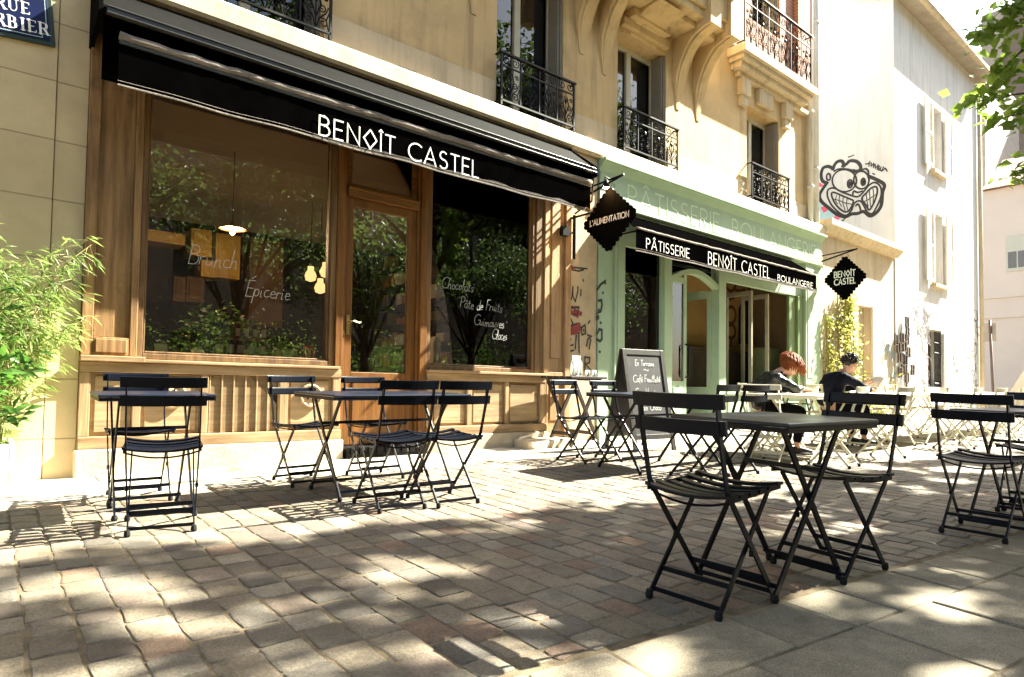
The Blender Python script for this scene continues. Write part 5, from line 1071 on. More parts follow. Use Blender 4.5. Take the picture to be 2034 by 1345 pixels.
for k in range(38):
    b = Vector((rb.uniform(-.5,.12), rb.uniform(5.5,5.9), .44)); a = rb.uniform(-1.2, 1.0); ln = rb.uniform(.95, 1.95); out = rb.uniform(.18,.72); 
    dirv = Vector((math.cos(a), math.sin(a)*-.55, 0)); pts = []
    for i in range(7):
        t = i/6; pts.append(b+dirv*out*t**1.7+Vector((0,0,ln*(t-.22*t**3))))
    m.tube(pts, [.006-.0006*i for i in range(7)], 5)
    for i in range(1, 7):
        for _ in range(4 if i < 3 else 8):
            p = pts[i-1].lerp(pts[i], rb.random()); side = Vector((rb.gauss(0,1), rb.gauss(0,1), rb.gauss(-.1,.5))).normalized()*rb.uniform(.03,.16); q_ = p+side; m.tube([p, q_], [.0018,.001], 3)
            for _ in range(4): P.append(tuple(q_+Vector((rb.gauss(0,.018), rb.gauss(0,.018), rb.gauss(0,.018))))); D.append(tuple(side.normalized()*.6+dirv*.6+Vector((0,0,-.35))))
part(m, 'stem', STEM, r); leaf_cloud('leaves', P, .105, BAM, r, aspect=.13, upbias=.2, droop=.25, dirs=D)
r = root('shrub', 'dark green broad leaved shrub in front of the bamboo in the left planter', 'shrub', (-.25, 5.45, .44)); m = mb(); P = []; D = []
for k in range(38):
    b = Vector((rb.uniform(-.45,.02), rb.uniform(5.45,5.6), .42)); e = b+Vector((rb.uniform(-.35,.34), rb.uniform(-.36,.05), rb.uniform(.12,1.2))); mid = b.lerp(e,.5)+Vector((0,0,.08)); m.tube([b, mid, e], [.007,.005,.003], 5)
    for _ in range(26): p = mid.lerp(e, rb.random()**.7); P.append(tuple(p+Vector((rb.gauss(0,.03), rb.gauss(0,.03), rb.gauss(0,.03))))); D.append(tuple((e-b).normalized()*.6+Vector((rb.gauss(0,.8), rb.gauss(0,.8), rb.gauss(.1,.3)))))
part(m, 'stem', STEM, r); leaf_cloud('leaves', P, .12, SHR, r, aspect=.36, upbias=.8, dirs=D)
# climbers on the annex wall
CLB = leafmat('yellow_green_climber_leaf', (.13,.15,.03), (.30,.28,.07), .4)
def climber(xc, w0, w1, z1, n, label, seed):
    r_ = random.Random(seed); t = root('climbing_plant', label, 'climber', (xc, 5.9, gz(xc,5.9))); P = []; m = mb(); zb = gz(xc,5.9)
    for k in range(7):
        x = xc+r_.uniform(-w1,w1)*.8; pts = [(x, 5.93, zb)]
        for i in range(1, 8): x += r_.gauss(0,.06); x = max(xc-w1, min(xc+w1, x)); pts.append((x, 5.95-r_.random()*.05, zb+(z1-zb)*i/7*r_.uniform(.93,1)))
        m.tube(pts, [.012]*8, 5)
    part(m, 'stem', STEM, t)
    while len(P) < n:
        u = r_.random(); z = zb+(z1-zb)*u; wd = w0+(w1-w0)*(.5+.5*math.sin(z*5.3+seed)*math.sin(z*2.1))*(1-.35*u); x = xc+r_.gauss(0,.55)*wd; y = 5.98-abs(r_.gauss(0,.13))*(1.5-u)
        if (math.sin(x*7+seed)*math.sin(z*6+x*3) > .55): continue
        P.append((x, y, z))
    leaf_cloud('leaves', P, .085, CLB, t, aspect=.5, upbias=.1)
climber(13.22, .10, .22, 2.5, 420, 'narrow yellow green climber beside the end of the green shopfront', 3)
climber(14.05, .30, .55, 3.05, 2100, 'dense yellow green climber on the annex wall behind the reading person', 6)
t = root('potted_grass', 'low yellow green plants at the foot of the annex wall', 'plant', (15.0, 5.6, gz(15,5.6))); P = [(15.0+rb.gauss(0,.5), 5.6+rb.gauss(0,.12), gz(15,5.6)+abs(rb.gauss(0,.35))) for _ in range(700)]; leaf_cloud('leaves', P, .10, CLB, t, aspect=.4)
t = root('verge_shrub', 'pale green shrub by the ramp at the far right', 'shrub', (24.5, 3.7, gz(24.5,3.7))); P = [(24.5+rb.gauss(0,.6), 3.7+rb.gauss(0,.45), gz(24.5,3.7)+.2+abs(rb.gauss(0,.55))) for _ in range(1300)]; leaf_cloud('leaves', P, .16, leafmat('pale_shrub_leaf', (.20,.25,.08), (.38,.42,.16), .4), t)
o = mb().prism([(26.9,gz(27,5)-.1),(26.9,gz(27,5)+.2),(26.9,gz(27,5)+.2)], 0, 1) if False else None
q = root('ramp_wall', 'sloping tan ramp wall in front of the pink house', 'wall', (26.5, 3, gz(26.5,3))); ya, yb2 = atx(1985,790,26).y, atx(2034,740,26).y; m = mb(); m.prism([(ya, 0), (ya, gz(26,ya)+.1), (yb2, atx(2034,735,26).z), (yb2-3, atx(2034,735,26).z+1.6), (yb2-3, 0)], 26, 26.3); part(m, 'wall', M('tan_wall', (.52,.44,.36), .9), q)

# ------------------------------------------------------------------ inside the wooden shop
def inside(o, label, cat, group=None): return tag(o, label, cat, group)
WARM = emit('warm_bulb', (1,.66,.36), 380); GLOBE = emit('frosted_globe_light', (1,.56,.22), .22); COPPER = M('copper_shade', (.55,.26,.12), .4, .1, 9., .02)
def pendant(px, py, Y, label, rw):
    p = at(px, py, Y); r = root('pendant_lamp', label, 'lamp', (p.x, p.y, p.z)); m = mb(); m.tube([tuple(p+Vector((0,0,.05))), (p.x, p.y, 3.46)], .004, 5); part(m, 'cord', AWMET, r)
    m = mb(); m.lathe(tuple(p), [(.025,.055),(.03,.03),(rw*.5,.02),(rw,-.012),(rw*.98,-.016),(rw*.5,.008),(.02,.012)], 24); part(m, 'lamp_shade', COPPER, r, smooth=True); m = mb(); m.lathe(tuple(p+Vector((0,0,-.045))), [(.004,-.03),(.022,-.015),(.024,.0),(.012,.03)], 12); part(m, 'bulb', WARM, r, smooth=True)
pendant(462, 453, 7.3, 'flat copper pendant lamp lit above the left shop window display', .15); pendant(943, 533, 7.6, 'flat copper pendant lamp lit behind the right shop window', .15)
for i, (px, py, lb) in enumerate(((617,548,'lower left glowing globe of the three behind the left window'),(636,572,'lowest glowing globe of the three behind the left window'),(646,540,'right glowing globe of the three behind the left window'))):
    p = at(px, py, 8.6); r = root('globe_lamp', lb, 'lamp', tuple(p), 'glowing globe lamps in the wooden shop'); m = mb(); m.lathe(tuple(p), [(.02,-.08),(.065,-.06),(.08,0),(.065,.045),(.042,.08),(.04,.13)], 18); part(m, 'globe', GLOBE, r, smooth=True); m = mb(); m.tube([(p.x,p.y,p.z+.15),(p.x,p.y,3.46)], .005, 5); part(m, 'cord', AWMET, r)
a, b = at(592, 318, 7.6), at(772, 345, 7.6); m = mb(); m.box(a.x, b.x, 7.5, 7.85, b.z-.05, b.z+.17); o = m.build('ceiling_heater', AWMET, bevel=.01); tag(o, 'long dark box unit hung under the ceiling above the wooden door', 'heater')
p = at(357, 253, 8.0); r = root('ceiling_spotlight', 'small lit spotlight on the shop ceiling', 'spotlight', tuple(p)); m = mb(); m.lathe(tuple(p), [(.02,.1),(.04,.08),(.045,-.03)], 10); part(m, 'housing', AWMET, r); m = mb(); m.lathe(tuple(p+Vector((0,0,-.03))), [(.01,-.012),(.035,-.006),(.038,.002)], 10); part(m, 'bulb', emit('spot_lamp', (1,.8,.55), 60), r)
OCHB = M('mustard_cupboard', (.34,.21,.035), .6, .2, 3., .05); TANB = M('tan_cardboard', (.30,.17,.07), .8, .2, 5., .05); BRNP = M('brown_panel', (.06,.03,.012), .7, .2, 3., .05)
Yc = 9.2
for i, (a0, b0, a1, b1, mt_, lb) in enumerate(((278,452,368,488,OCHB,'mustard wall cupboard at the upper left behind the left window'),(380,452,420,512,OCHB,'narrow mustard cupboard door left of the pendant lamp'),(430,462,476,556,OCHB,'mustard cupboard door under the pendant lamp'),(400,515,428,552,OCHB,'small mustard cupboard below the pendant lamp'),(345,548,368,600,BRNP,'brown cupboard door left, below the mustard ones'),(371,548,405,602,BRNP,'brown cupboard door right, below the mustard ones'),(498,470,560,652,BRNP,'tall brown cupboard panel in the middle of the left window'))):
    p, q_ = at(a0, b0, Yc), at(a1, b1, Yc); m = mb(); m.box(p.x, q_.x, Yc, Yc+.35, min(p.z,q_.z), max(p.z,q_.z)); m.box(p.x+.03, q_.x-.03, Yc-.012, Yc, min(p.z,q_.z)+.03, max(p.z,q_.z)-.03); o = m.build('cupboard', mt_, bevel=.01); tag(o, lb, 'cupboard', 'cupboards at the back of the wooden shop')
# display ledges
r = root('window_ledge', 'wooden display ledge inside the left shop window', 'ledge', (1.8, 6.3, .3)); m = mb(); m.box(.96, 2.62, 6.13, 6.62, 1.135, 1.17); part(m, 'board', WOODX, r); m = mb(); m.box(1.05, 2.58, 6.55, 6.6, .3, 1.134); part(m, 'support', WOODM, r)
r = root('window_ledge', 'wooden display ledge inside the right shop window', 'ledge', (4.5, 6.3, .3)); m = mb(); m.box(3.76, 5.3, 6.13, 6.62, 1.135, 1.17); part(m, 'board', WOODX, r); m = mb(); m.box(3.8, 5.26, 6.55, 6.6, .3, 1.134); part(m, 'support', WOODM, r)
JAR = M('dark_jar', (.025,.012,.01), .2, .1, 9., 0); LAB = M('white_paper_card', (.66,.63,.56), .8, .05, 9., 0); LID = M('gold_lid', (.4,.3,.12), .35, .1, 9., 0, metal=.8)
def jar(x, y, z, lb, h=.16, rr=.038, grp='dark jars in the left window', mat=JAR):
    r = root('jar', lb, 'jar', (x, y, z), grp); m = mb(); m.lathe((x,y,z), [(.0,.001),(rr,.0),(rr,h*.75),(rr*.75,h*.85),(rr*.75,h*.88)], 14); part(m, 'glass', mat, r, smooth=True)
    m = mb(); m.lathe((x,y,z+h*.88), [(rr*.8,0),(rr*.8,h*.12),(.001,h*.121)], 14); part(m, 'lid', LID, r)
    m = mb(); n = 8; m.v = [(x+(rr+.001)*math.cos(R(-150+120*i/n)), y+(rr+.001)*math.sin(R(-150+120*i/n)), z+zz) for zz in (h*.12, h*.6) for i in range(n+1)]; m.f = [(i, i+1, n+2+i, n+1+i) for i in range(n)]; part(m, 'label', LAB, r)
for i, px in enumerate((434,455,476,498,518)):
    p = at(px, 712, 6.25); jar(p.x, 6.25, 1.172, ['first','second','third','fourth','fifth'][i]+' dark jar from the left in the row with white labels behind the left window')
def card(px, Y, w_, h, lb, lean=.02):
    p = at(px, 712, Y); m = mb(); m.obox((p.x, Y, 1.173+h/2), (w_/2,0,0), (0,.002,0), (0,lean,h/2)); o = m.build('price_card', LAB); tag(o, lb, 'card', 'white cards in the shop windows')
card(319, 6.2, .10, .07, 'white card at the left end of the left window ledge'); card(392, 6.2, .11, .035, 'low white card between the left jars')
for i, px in enumerate((885,905,950,968,985,1012,1030)): card(px, 6.2, .075, .035, ['first','second','third','fourth','fifth','sixth','seventh'][i]+' small white card from the left along the right window ledge')
p = at(566, 712, 6.3); m = mb(); m.lathe((p.x, 6.3, 1.172), [(.0,0),(.11,0),(.115,.02),(.115,.07),(.11,.08),(.0,.08)], 24); o = m.build('round_tin', M('cream_tin', (.5,.46,.32), .5), smooth=False); tag(o, 'round cream tin near the right end of the left window ledge', 'tin')
m = mb(); m.lathe((p.x, 6.3, 1.2535), [(.0,0),(.07,0),(.08,.04),(.06,.08),(.0,.085)], 18); o = m.build('green_pot', M('leaf_green_glaze', (.08,.14,.03), .4)); tag(o, 'small green pot standing on the round cream tin', 'pot')
p = at(613, 712, 6.3); m = mb(); m.lathe((p.x, 6.3, 1.172), [(.0,0),(.055,0),(.06,.10),(.05,.115),(.05,.13),(.0,.135)], 18); o = m.build('orange_pot', M('orange_glaze', (.5,.09,.02), .4)); tag(o, 'orange red pot at the right end of the left window ledge', 'pot')
p = at(470, 690, 6.75); r = root('display_stand', 'small wooden display stand behind the row of jars in the left window', 'stand', (p.x, 6.75, 1.0)); m = mb(); m.box(p.x-.05, p.x+.35, 6.7, 7.0, 1.34, 1.37); m.box(p.x, p.x+.3, 6.72, 6.98, .3, 1.339); part(m, 'stand', WOODX, r)
for i in range(4): jar(p.x+.02+i*.085, 6.8, 1.371, ['first','second','third','fourth'][i]+' small jar from the left on the wooden display stand', .17, .026, 'small jars on the display stand', M('amber_jar', (.16,.08,.03), .2))
p = at(430, 655, 7.2); t = root('potted_plant', 'green leafy plant inside the shop behind the left window', 'plant', (p.x, 7.2, 1.1)); P = [(p.x+rb.gauss(0,.14), 7.2+rb.gauss(0,.12), p.z+rb.gauss(0,.09)) for _ in range(420)]; leaf_cloud('leaves', P, .09, SHR, t); m = mb(); m.lathe((p.x,7.2,p.z-.35), [(.0,0),(.1,0),(.13,.2),(.0,.2)], 16); part(m, 'pot', JAR, t); m = mb(); m.box(p.x-.2, p.x+.2, 7.05, 7.35, .3, p.z-.36); part(m, 'stand', BRNP, t)
# right window things
p = at(863, 725, 6.3); r = root('white_bottle', 'white bottle shaped carton at the left of the right window', 'bottle', (p.x, 6.3, 1.172)); m = mb(); m.box(p.x-.05, p.x+.05, 6.25, 6.35, 1.173, 1.42); m.prism([(p.x-.05,1.4201),(p.x+.05,1.4201),(p.x+.02,1.49),(p.x-.02,1.49)], 6.25, 6.35, 'y'); part(m, 'carton', LAB, r, bevel=.006)
p, q_ = at(921, 668, 6.5), at(970, 735, 6.5); r = root('wooden_display_case', 'small wooden framed display case in the right shop window', 'display case', (p.x, 6.5, 1.172)); m = mb(); frame(m, p.x, q_.x, 1.1735, p.z, 6.45, 6.48, .03, .03, .03, .03); frame(m, p.x, q_.x, 1.1735, p.z, 6.75, 6.78, .03, .03, .03, .03); m.box(p.x, q_.x, 6.4805, 6.7495, p.z-.02, p.z); m.box(p.x+.03, q_.x-.03, 6.481, 6.749, 1.27, 1.28); part(m, 'case', PANELW, r)
for i in range(4): jar(p.x+.05+i*.09, 6.6, p.z+.001, ['first','second','third','fourth'][i]+' little pot from the left on top of the wooden display case', .08, .03, 'little pots on the display case', LAB)
p = at(1037, 715, 6.35); r = root('red_bag', 'deep red paper bag at the right end of the right window', 'bag', (p.x, 6.35, 1.172)); m = mb(); m.prism([(p.x-.13,1.173),(p.x+.10,1.173),(p.x+.12,1.38),(p.x-.14,1.38)], 6.28, 6.48, 'y'); part(m, 'bag', M('deep_red_paper', (.20,.008,.012), .5), r)
r = root('shop_shelf', 'dark wooden shelving full of packages along the right wall of the wooden shop', 'shelf', (5.7, 8.2, .3)); m = mb()
zs_ = [.9, 1.25, 1.6, 1.95, 2.3, 2.65, 3.0]
for z in zs_: m.box(5.45, 5.89, 6.9, 10.6, z, z+.025)
for y in (6.88, 8.1, 9.3, 10.6): m.box(5.45, 5.89, y, y+.03, .3, 3.3)
part(m, 'board', BRNP, r)
kinds = [(TANB,'tan'),(M('orange_box', (.45,.18,.05), .7),'orange'),(LAB,'white'),(M('olive_tin', (.16,.15,.06), .5),'olive'),(JAR,'dark')]
shn = ['lowest','second','third','fourth','fifth','sixth','topmost']; k = 0
for zi, z in enumerate(zs_):
    y = 7.0; c_ = 0
    while y < 10.4:
        w_ = rb.uniform(.12, .3); h = rb.uniform(.12, .26); mt_, cn = rb.choice(kinds)
        if rb.random() < .72 and not (abs(y+w_/2-8.1) < w_*.8 or abs(y+w_/2-9.3) < w_*.8):
            c_ += 1; m = mb(); m.box(5.5, 5.5+rb.uniform(.15,.3), y, y+w_*.9, z+.0255, z+.0255+h); o = m.build('package', mt_); tag(o, cn+' package on the '+shn[zi]+' shelf of the wooden shop, number '+str(c_)+' from the window', 'package', 'packages on the shop shelves')
        y += w_
# ------------------------------------------------------------------ inside the bakery
r = root('bakery_partition', 'ochre painted partition with garlands, medallions and an arched niche inside the bakery', 'partition', (11, 7.5, .3)); Yp = 7.5
wall_ = mb(); wall_.box(9.2, 12.9, Yp, Yp+.1, .3, 3.45); part(wall_, 'wall', M('ochre_painted_wall', (.42,.26,.10), .85, .15, 2., .1), r)
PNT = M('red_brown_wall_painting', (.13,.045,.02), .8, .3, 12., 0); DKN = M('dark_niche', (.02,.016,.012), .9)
zz = lambda x, y: (1220+x/4.483, 480+y/4.483)
m = mb(); k = 0
for l in [ell(1040,655,42,75)]+[ell(1040,800,38,60)]+[smooth([(985,360),(1010,420),(1040,440),(1070,420),(1085,370)]), smooth([(1060,420),(1110,440),(1160,430)]), smooth([(1190,340),(1200,420),(1205,500)]), smooth([(1220,340),(1225,420),(1215,500)]), smooth([(1245,345),(1250,400),(1225,470)]), [(1035,440),(1035,520)], [(1005,500),(1065,500)], [(1040,870),(1035,930)], [(1000,330),(1060,330)]]:
    m.ribbon([(at(*zz(*p), Yp).x, at(*zz(*p), Yp).z) for p in l], .07, fr_y(Yp-.001), .0005*k); k += 1
m.flat = True; part(m, 'wall_painting', PNT, r)
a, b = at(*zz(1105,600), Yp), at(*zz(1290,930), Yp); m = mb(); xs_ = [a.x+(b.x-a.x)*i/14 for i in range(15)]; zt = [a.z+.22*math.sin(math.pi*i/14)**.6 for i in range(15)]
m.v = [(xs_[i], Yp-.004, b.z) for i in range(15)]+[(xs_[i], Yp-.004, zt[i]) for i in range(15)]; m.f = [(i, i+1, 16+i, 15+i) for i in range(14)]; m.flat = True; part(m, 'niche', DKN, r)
m = mb(); m.box(a.x-.05, b.x+.05, Yp-.06, Yp-.005, b.z-.04, b.z); part(m, 'niche_sill', PANELW, r)
a, b = at(1443, 700, 7.2), at(1530, 780, 7.2); m = mb(); m.box(9.4, 12.5, 7.1, 7.45, .3, a.z); m.box(9.35, 12.55, 7.06, 7.48, a.z, a.z+.035); o = m.build('bakery_counter', M('dark_brown_counter', (.035,.02,.012), .5)); tag(o, 'dark brown counter along the painted partition inside the bakery', 'counter')
p = at(1508, 701, 7.05); m = mb(); m.box(p.x-.03, p.x+.03, 7.04, 7.058, p.z-.04, p.z+.04); o = m.build('light_switch', LAB); tag(o, 'small white switch plate on the dark bakery counter front', 'switch')
p, q_ = at(1520, 690, 6.6), at(1548, 745, 6.6); m = mb(); m.box(p.x, q_.x, 6.6, 6.95, .3, p.z); o = m.build('green_cabinet', M('khaki_green_cabinet', (.20,.21,.10), .6), bevel=.01); tag(o, 'khaki green cabinet behind the red haired person', 'cabinet')
r = root('bread_shelf', 'wooden display shelves with loaves behind the left pane of the green shopfront', 'shelf', (7.5, 6.8, .3)); m = mb()
for z in (.8, 1.12, 1.45): m.box(7.0, 8.0, 6.5, 6.9, z, z+.03)
for x in (7.0, 7.97): m.box(x, x+.03, 6.5, 6.9, .3, 1.75)
m.box(7.0, 8.0, 6.5, 6.53, 1.70, 1.75); part(m, 'board', PANELW, r)
LOAF = M('brown_crust', (.34,.16,.05), .7, .3, 8., .2)
for i in range(9):
    x, z = 7.15+.1*(i % 3)*2.6+.02*i, (.832, 1.152, 1.482)[i//3]; m = mb(); m.lathe((x, 6.7, z+.0), [(.0,0),(.08,.0),(.1,.03),(.08,.08),(.03,.1),(.0,.1)], 12); o = m.build('loaf', LOAF, smooth=True); tag(o, 'round brown loaf, '+('left','middle','right')[i % 3]+' one on the '+('bottom','middle','top')[i//3]+' bakery window shelf', 'bread', 'loaves in the bakery window')

# ------------------------------------------------------------------ people
SKIN = M('skin', (.50,.28,.19), .55, .06, 8., .02); 
def skin_obj(name, V, E_, mat, sub=2):
    me = bpy.data.meshes.new(name); me.from_pydata([v[0] for v in V], E_, []); o = bpy.data.objects.new(name, me); C.objects.link(o)
    o.modifiers.new('s', 'SKIN'); sk = me.skin_vertices[0].data if me.skin_vertices else None
    if sk is None:
        bm = bmesh.new(); bm.from_mesh(me); bm.verts.layers.skin.verify(); bm.to_mesh(me); bm.free(); sk = me.skin_vertices[0].data
    for i, v in enumerate(V):
        r_ = v[1] if hasattr(v[1], '__len__') else (v[1], v[1]); sk[i].radius = r_; sk[i].use_root = (i == 0)
    b = o.modifiers.new('u', 'SUBSURF'); b.levels = sub; b.render_levels = sub
    dg = bpy.context.evaluated_depsgraph_get(); dg.update(); ev = o.evaluated_get(dg); nm = bpy.data.meshes.new_from_object(ev); bpy.data.objects.remove(o)
    nm.materials.clear(); nm.materials.append(mat)
    for p in nm.polygons: p.use_smooth = True
    return nm
def mesh_to_mb(m, me, mat=None):
    m.add([tuple((mat @ v.co) if mat else v.co) for v in me.vertices], [tuple(p.vertices) for p in me.polygons]); return m
def ellipsoid(m, c, rx, ry, rz, n=16, fn=None, rot=None):
    base = len(m.v); c = Vector(c); L_ = n
    for j in range(n+1):
        th = math.pi*j/n
        for i in range(L_):
            ph = 2*math.pi*i/L_; d = Vector((math.sin(th)*math.cos(ph), math.sin(th)*math.sin(ph), math.cos(th))); p = Vector((d.x*rx, d.y*ry, d.z*rz))
            if fn: p = fn(p, d)
            if rot: p = rot @ p
            m.v.append(tuple(c+p))
    for j in range(n):
        for i in range(L_): m.f.append((base+j*L_+i, base+j*L_+(i+1)%L_, base+(j+1)*L_+(i+1)%L_, base+(j+1)*L_+i))
def remeshed(m, name, mat, parent, vox):
    o = m.build(name, mat, parent, smooth=True); r_ = o.modifiers.new('r', 'REMESH'); r_.mode = 'VOXEL'; r_.voxel_size = vox; r_.use_smooth_shade = True; s_ = o.modifiers.new('s', 'SMOOTH'); s_.factor = .5; s_.iterations = 2; return o
def hand(m, wrist, d, palm_n, spread=1., curl=.5, L=.175, thumb_side=1):
    d = Vector(d).normalized(); n_ = Vector(palm_n); n_ = (n_-d*n_.dot(d)).normalized(); s_ = d.cross(n_)*thumb_side; w = Vector(wrist)
    pl = L*.5; m.obox(w+d*pl*.55, d*pl*.55, s_*.036, n_*.013); m.tube([w-d*.03, w+d*.02], .026, 8)
    for k, (o_, ln) in enumerate(((.028,.43),(.010,.48),(-.009,.45),(-.027,.36))):
        b = w+d*pl*1.02+s_*o_; p1 = b+(d+n_*curl*.5).normalized()*L*ln*.45; p2 = p1+(d+n_*curl*1.3).normalized()*L*ln*.32; p3 = p2+(d+n_*curl*2.2).normalized()*L*ln*.25
        m.tube([b-d*.012, b, p1, p2, p3], [.0095,.0095,.009,.008,.0065], 7)
    b = w+d*pl*.28+s_*.030; p1 = b+(d*.75+s_*.8+n_*.3).normalized()*L*.22; p2 = p1+(d+s_*.15+n_*.5).normalized()*L*.19; m.tube([b-s_*.012, b, p1, p2], [.012,.012,.0105,.008], 7)
def person(label, loc, rot, jacket, trous, shoe, hair, long_hair, pose):
    r = thing('person', label, 'person', loc, rot); hd = Vector(pose['head']); pitch = pose['pitch']; RX = Matrix.Rotation(-pitch, 3, 'X')
    sh, el, wr = pose['sh'], pose['el'], pose['wr']
    # body: limbs and trunk as one skinned tree rooted at the pelvis, head with a face, hands; fused into one surface
    V = [((0,-.05,.52),(.13,.10)), ((0,.0,.68),(.115,.09)), ((0,sh[1]-.02,sh[2]-.06),(.12,.085)), ((0,sh[1]+.05,sh[2]+.06),(.055,.055)), (tuple(Vector((0,sh[1]+.05,sh[2]+.06)).lerp(hd,.55)),(.048,.05))]
    E_ = [(0,1),(1,2),(2,3),(3,4)]
    for s in (-1, 1):
        n0 = len(V); e_ = el[0 if s < 0 else 1]; w_ = wr[0 if s < 0 else 1]
        V += [((s*sh[0],sh[1],sh[2]),.052), (e_,.038), (w_,.024)]; E_ += [(2,n0),(n0,n0+1),(n0+1,n0+2)]
        n0 = len(V); kx = pose['knee']; V += [((s*.10,.02,.50),.085), ((s*kx,.42,.51),.058), ((s*(kx+.0),pose['foot'],.11),.036), ((s*(kx+.01),pose['foot']+.03,.05),.034)]; E_ += [(0,n0),(n0,n0+1),(n0+1,n0+2),(n0+2,n0+3)]
    m = mb(); mesh_to_mb(m, skin_obj('b', V, E_, SKIN))
    def face(p, d):
        q_ = p.copy()
        if d.z < 0: q_.x *= 1-.28*(-d.z)**1.2; q_.y *= 1-.1*(-d.z)
        if d.y > .3 and -.65 < d.z < -.2: q_.y += .006
        if d.y > .6 and abs(d.x) < .5 and .02 < d.z < .22: q_.y -= .006
        return q_
    ellipsoid(m, hd, .076, .098, .118, 20, face, RX)
    hp = lambda x, y, z: hd+RX @ Vector((x, y, z))
    m.tube([hp(0,.088,.02), hp(0,.108,-.018), hp(0,.116,-.032), hp(0,.092,-.042)], [.008,.012,.015,.010], 8)      # nose
    m.tube([hp(-.025,.083,-.065), hp(0,.094,-.064), hp(.025,.083,-.065)], [.005,.008,.005], 7); m.tube([hp(-.02,.083,-.077), hp(0,.092,-.077), hp(.02,.083,-.077)], [.005,.008,.005], 7)
    m.tube([hp(-.05,.068,-.02), hp(-.03,.08,.032), hp(.03,.08,.032), hp(.05,.068,-.02)], .009, 6); ellipsoid(m, hp(0,.07,-.098), .026, .026, .02, 8)
    for s in (-1, 1): ellipsoid(m, hp(s*.077,-.008,-.012), .011, .02, .032, 8)
    for i, s in enumerate((-1, 1)): hand(m, wr[i], pose['hd'][i], pose['hn'][i], curl=pose['curl'], thumb_side=-s if pose.get('tflip') else s)
    remeshed(m, 'body', SKIN, r, .0065)
    for s in (-1, 1): m = mb(); ellipsoid(m, hp(s*.031,.080,.006), .012, .010, .009, 8); m.build('eye', M('eye', (.05,.035,.03), .2, 0, 1, 0), r, smooth=True); m = mb(); m.tube([hp(s*.05,.078,.03), hp(s*.032,.089,.036), hp(s*.014,.09,.03)], [.003,.005,.003], 5); m.build('eyebrow', hair, r)
    # clothes
    bk = 1.12 if pose.get('quilt') else 1.0
    V = [((0,-.06,.50),(.18*bk,.14*bk)), ((0,-.04,.66),(.165*bk,.145*bk)), ((0,sh[1]-.05,sh[2]-.08),(.175*bk,.145*bk)), ((0,sh[1]+.03,sh[2]+.05),(.075,.075))]; E_ = [(0,1),(1,2),(2,3)]
    for i, s in enumerate((-1, 1)):
        n0 = len(V); e_ = Vector(el[i]); w_ = Vector(wr[i]); V += [((s*sh[0],sh[1]-.01,sh[2]-.005),.078), (tuple(Vector((s*sh[0],sh[1],sh[2])).lerp(e_,.5)),.066), (tuple(e_),.060), (tuple(e_.lerp(w_,.5)),.05), (tuple(e_.lerp(w_,.9)),.040)]; E_ += [(2,n0),(n0,n0+1),(n0+1,n0+2),(n0+2,n0+3),(n0+3,n0+4)]
    m = mb(); mesh_to_mb(m, skin_obj('j', V, E_, jacket))
    m.lathe((0, sh[1]+.045, sh[2]+.03), [(.085,0),(.078,.05),(.07,.055),(.068,.0)], 16)
    jo = remeshed(m, 'jacket', jacket, r, .009)
    if pose.get('quilt'):
        tx = bpy.data.textures.new('folds', 'CLOUDS'); tx.noise_scale = .07; dm = jo.modifiers.new('d', 'DISPLACE'); dm.texture = tx; dm.strength = .035; dm.mid_level = .5
    else:
        tx = bpy.data.textures.new('folds', 'CLOUDS'); tx.noise_scale = .11; dm = jo.modifiers.new('d', 'DISPLACE'); dm.texture = tx; dm.strength = .022; dm.mid_level = .5
    V = [((0,-.06,.52),(.16,.13))]; E_ = []
    for s in (-1, 1):
        n0 = len(V); kx = pose['knee']; V += [((s*.10,.04,.505),.098), ((s*kx,.24,.515),.085), ((s*kx,.43,.51),.074), ((s*kx,(.43+pose['foot'])/2,.30),.06), ((s*kx,pose['foot'],.115),.052)]; E_ += [(0,n0)]+[(n0+k, n0+k+1) for k in range(4)]
    m = mb(); mesh_to_mb(m, skin_obj('t', V, E_, trous)); remeshed(m, 'trousers', trous, r, .010)
    for s in (-1, 1):
        m = mb(); kx = pose['knee']; f_ = pose['foot']; mesh_to_mb(m, skin_obj('s', [((s*kx,f_-.05,.05),(.04,.045)), ((s*kx,f_+.04,.05),(.042,.045)), ((s*(kx+.01),f_+.13,.035),(.042,.032)), ((s*(kx+.012),f_+.19,.03),(.032,.025))], [(0,1),(1,2),(2,3)], shoe)); m.box(s*kx-.042, s*kx+.046, f_-.09, f_+.21, .0, .018); m.build('shoe', shoe, r, smooth=True)
    # hair: a cap plus many strands
    m = mb(); rr = random.Random(9)
    def cap(p, d):
        q_ = p.copy(); q_ *= 1+.05*math.sin(d.x*9+d.z*7)*math.cos(d.y*8); 
        if d.y > .25: q_ *= .90+.1*max(0, min(1, (d.z-.25)/.3)) if d.z < .55 else 1
        if d.z < -.2 and not long_hair: q_ *= .88
        return q_
    ellipsoid(m, hp(0,-.012,.016), .088 if long_hair else .084, .104, .118, 18, cap, RX)
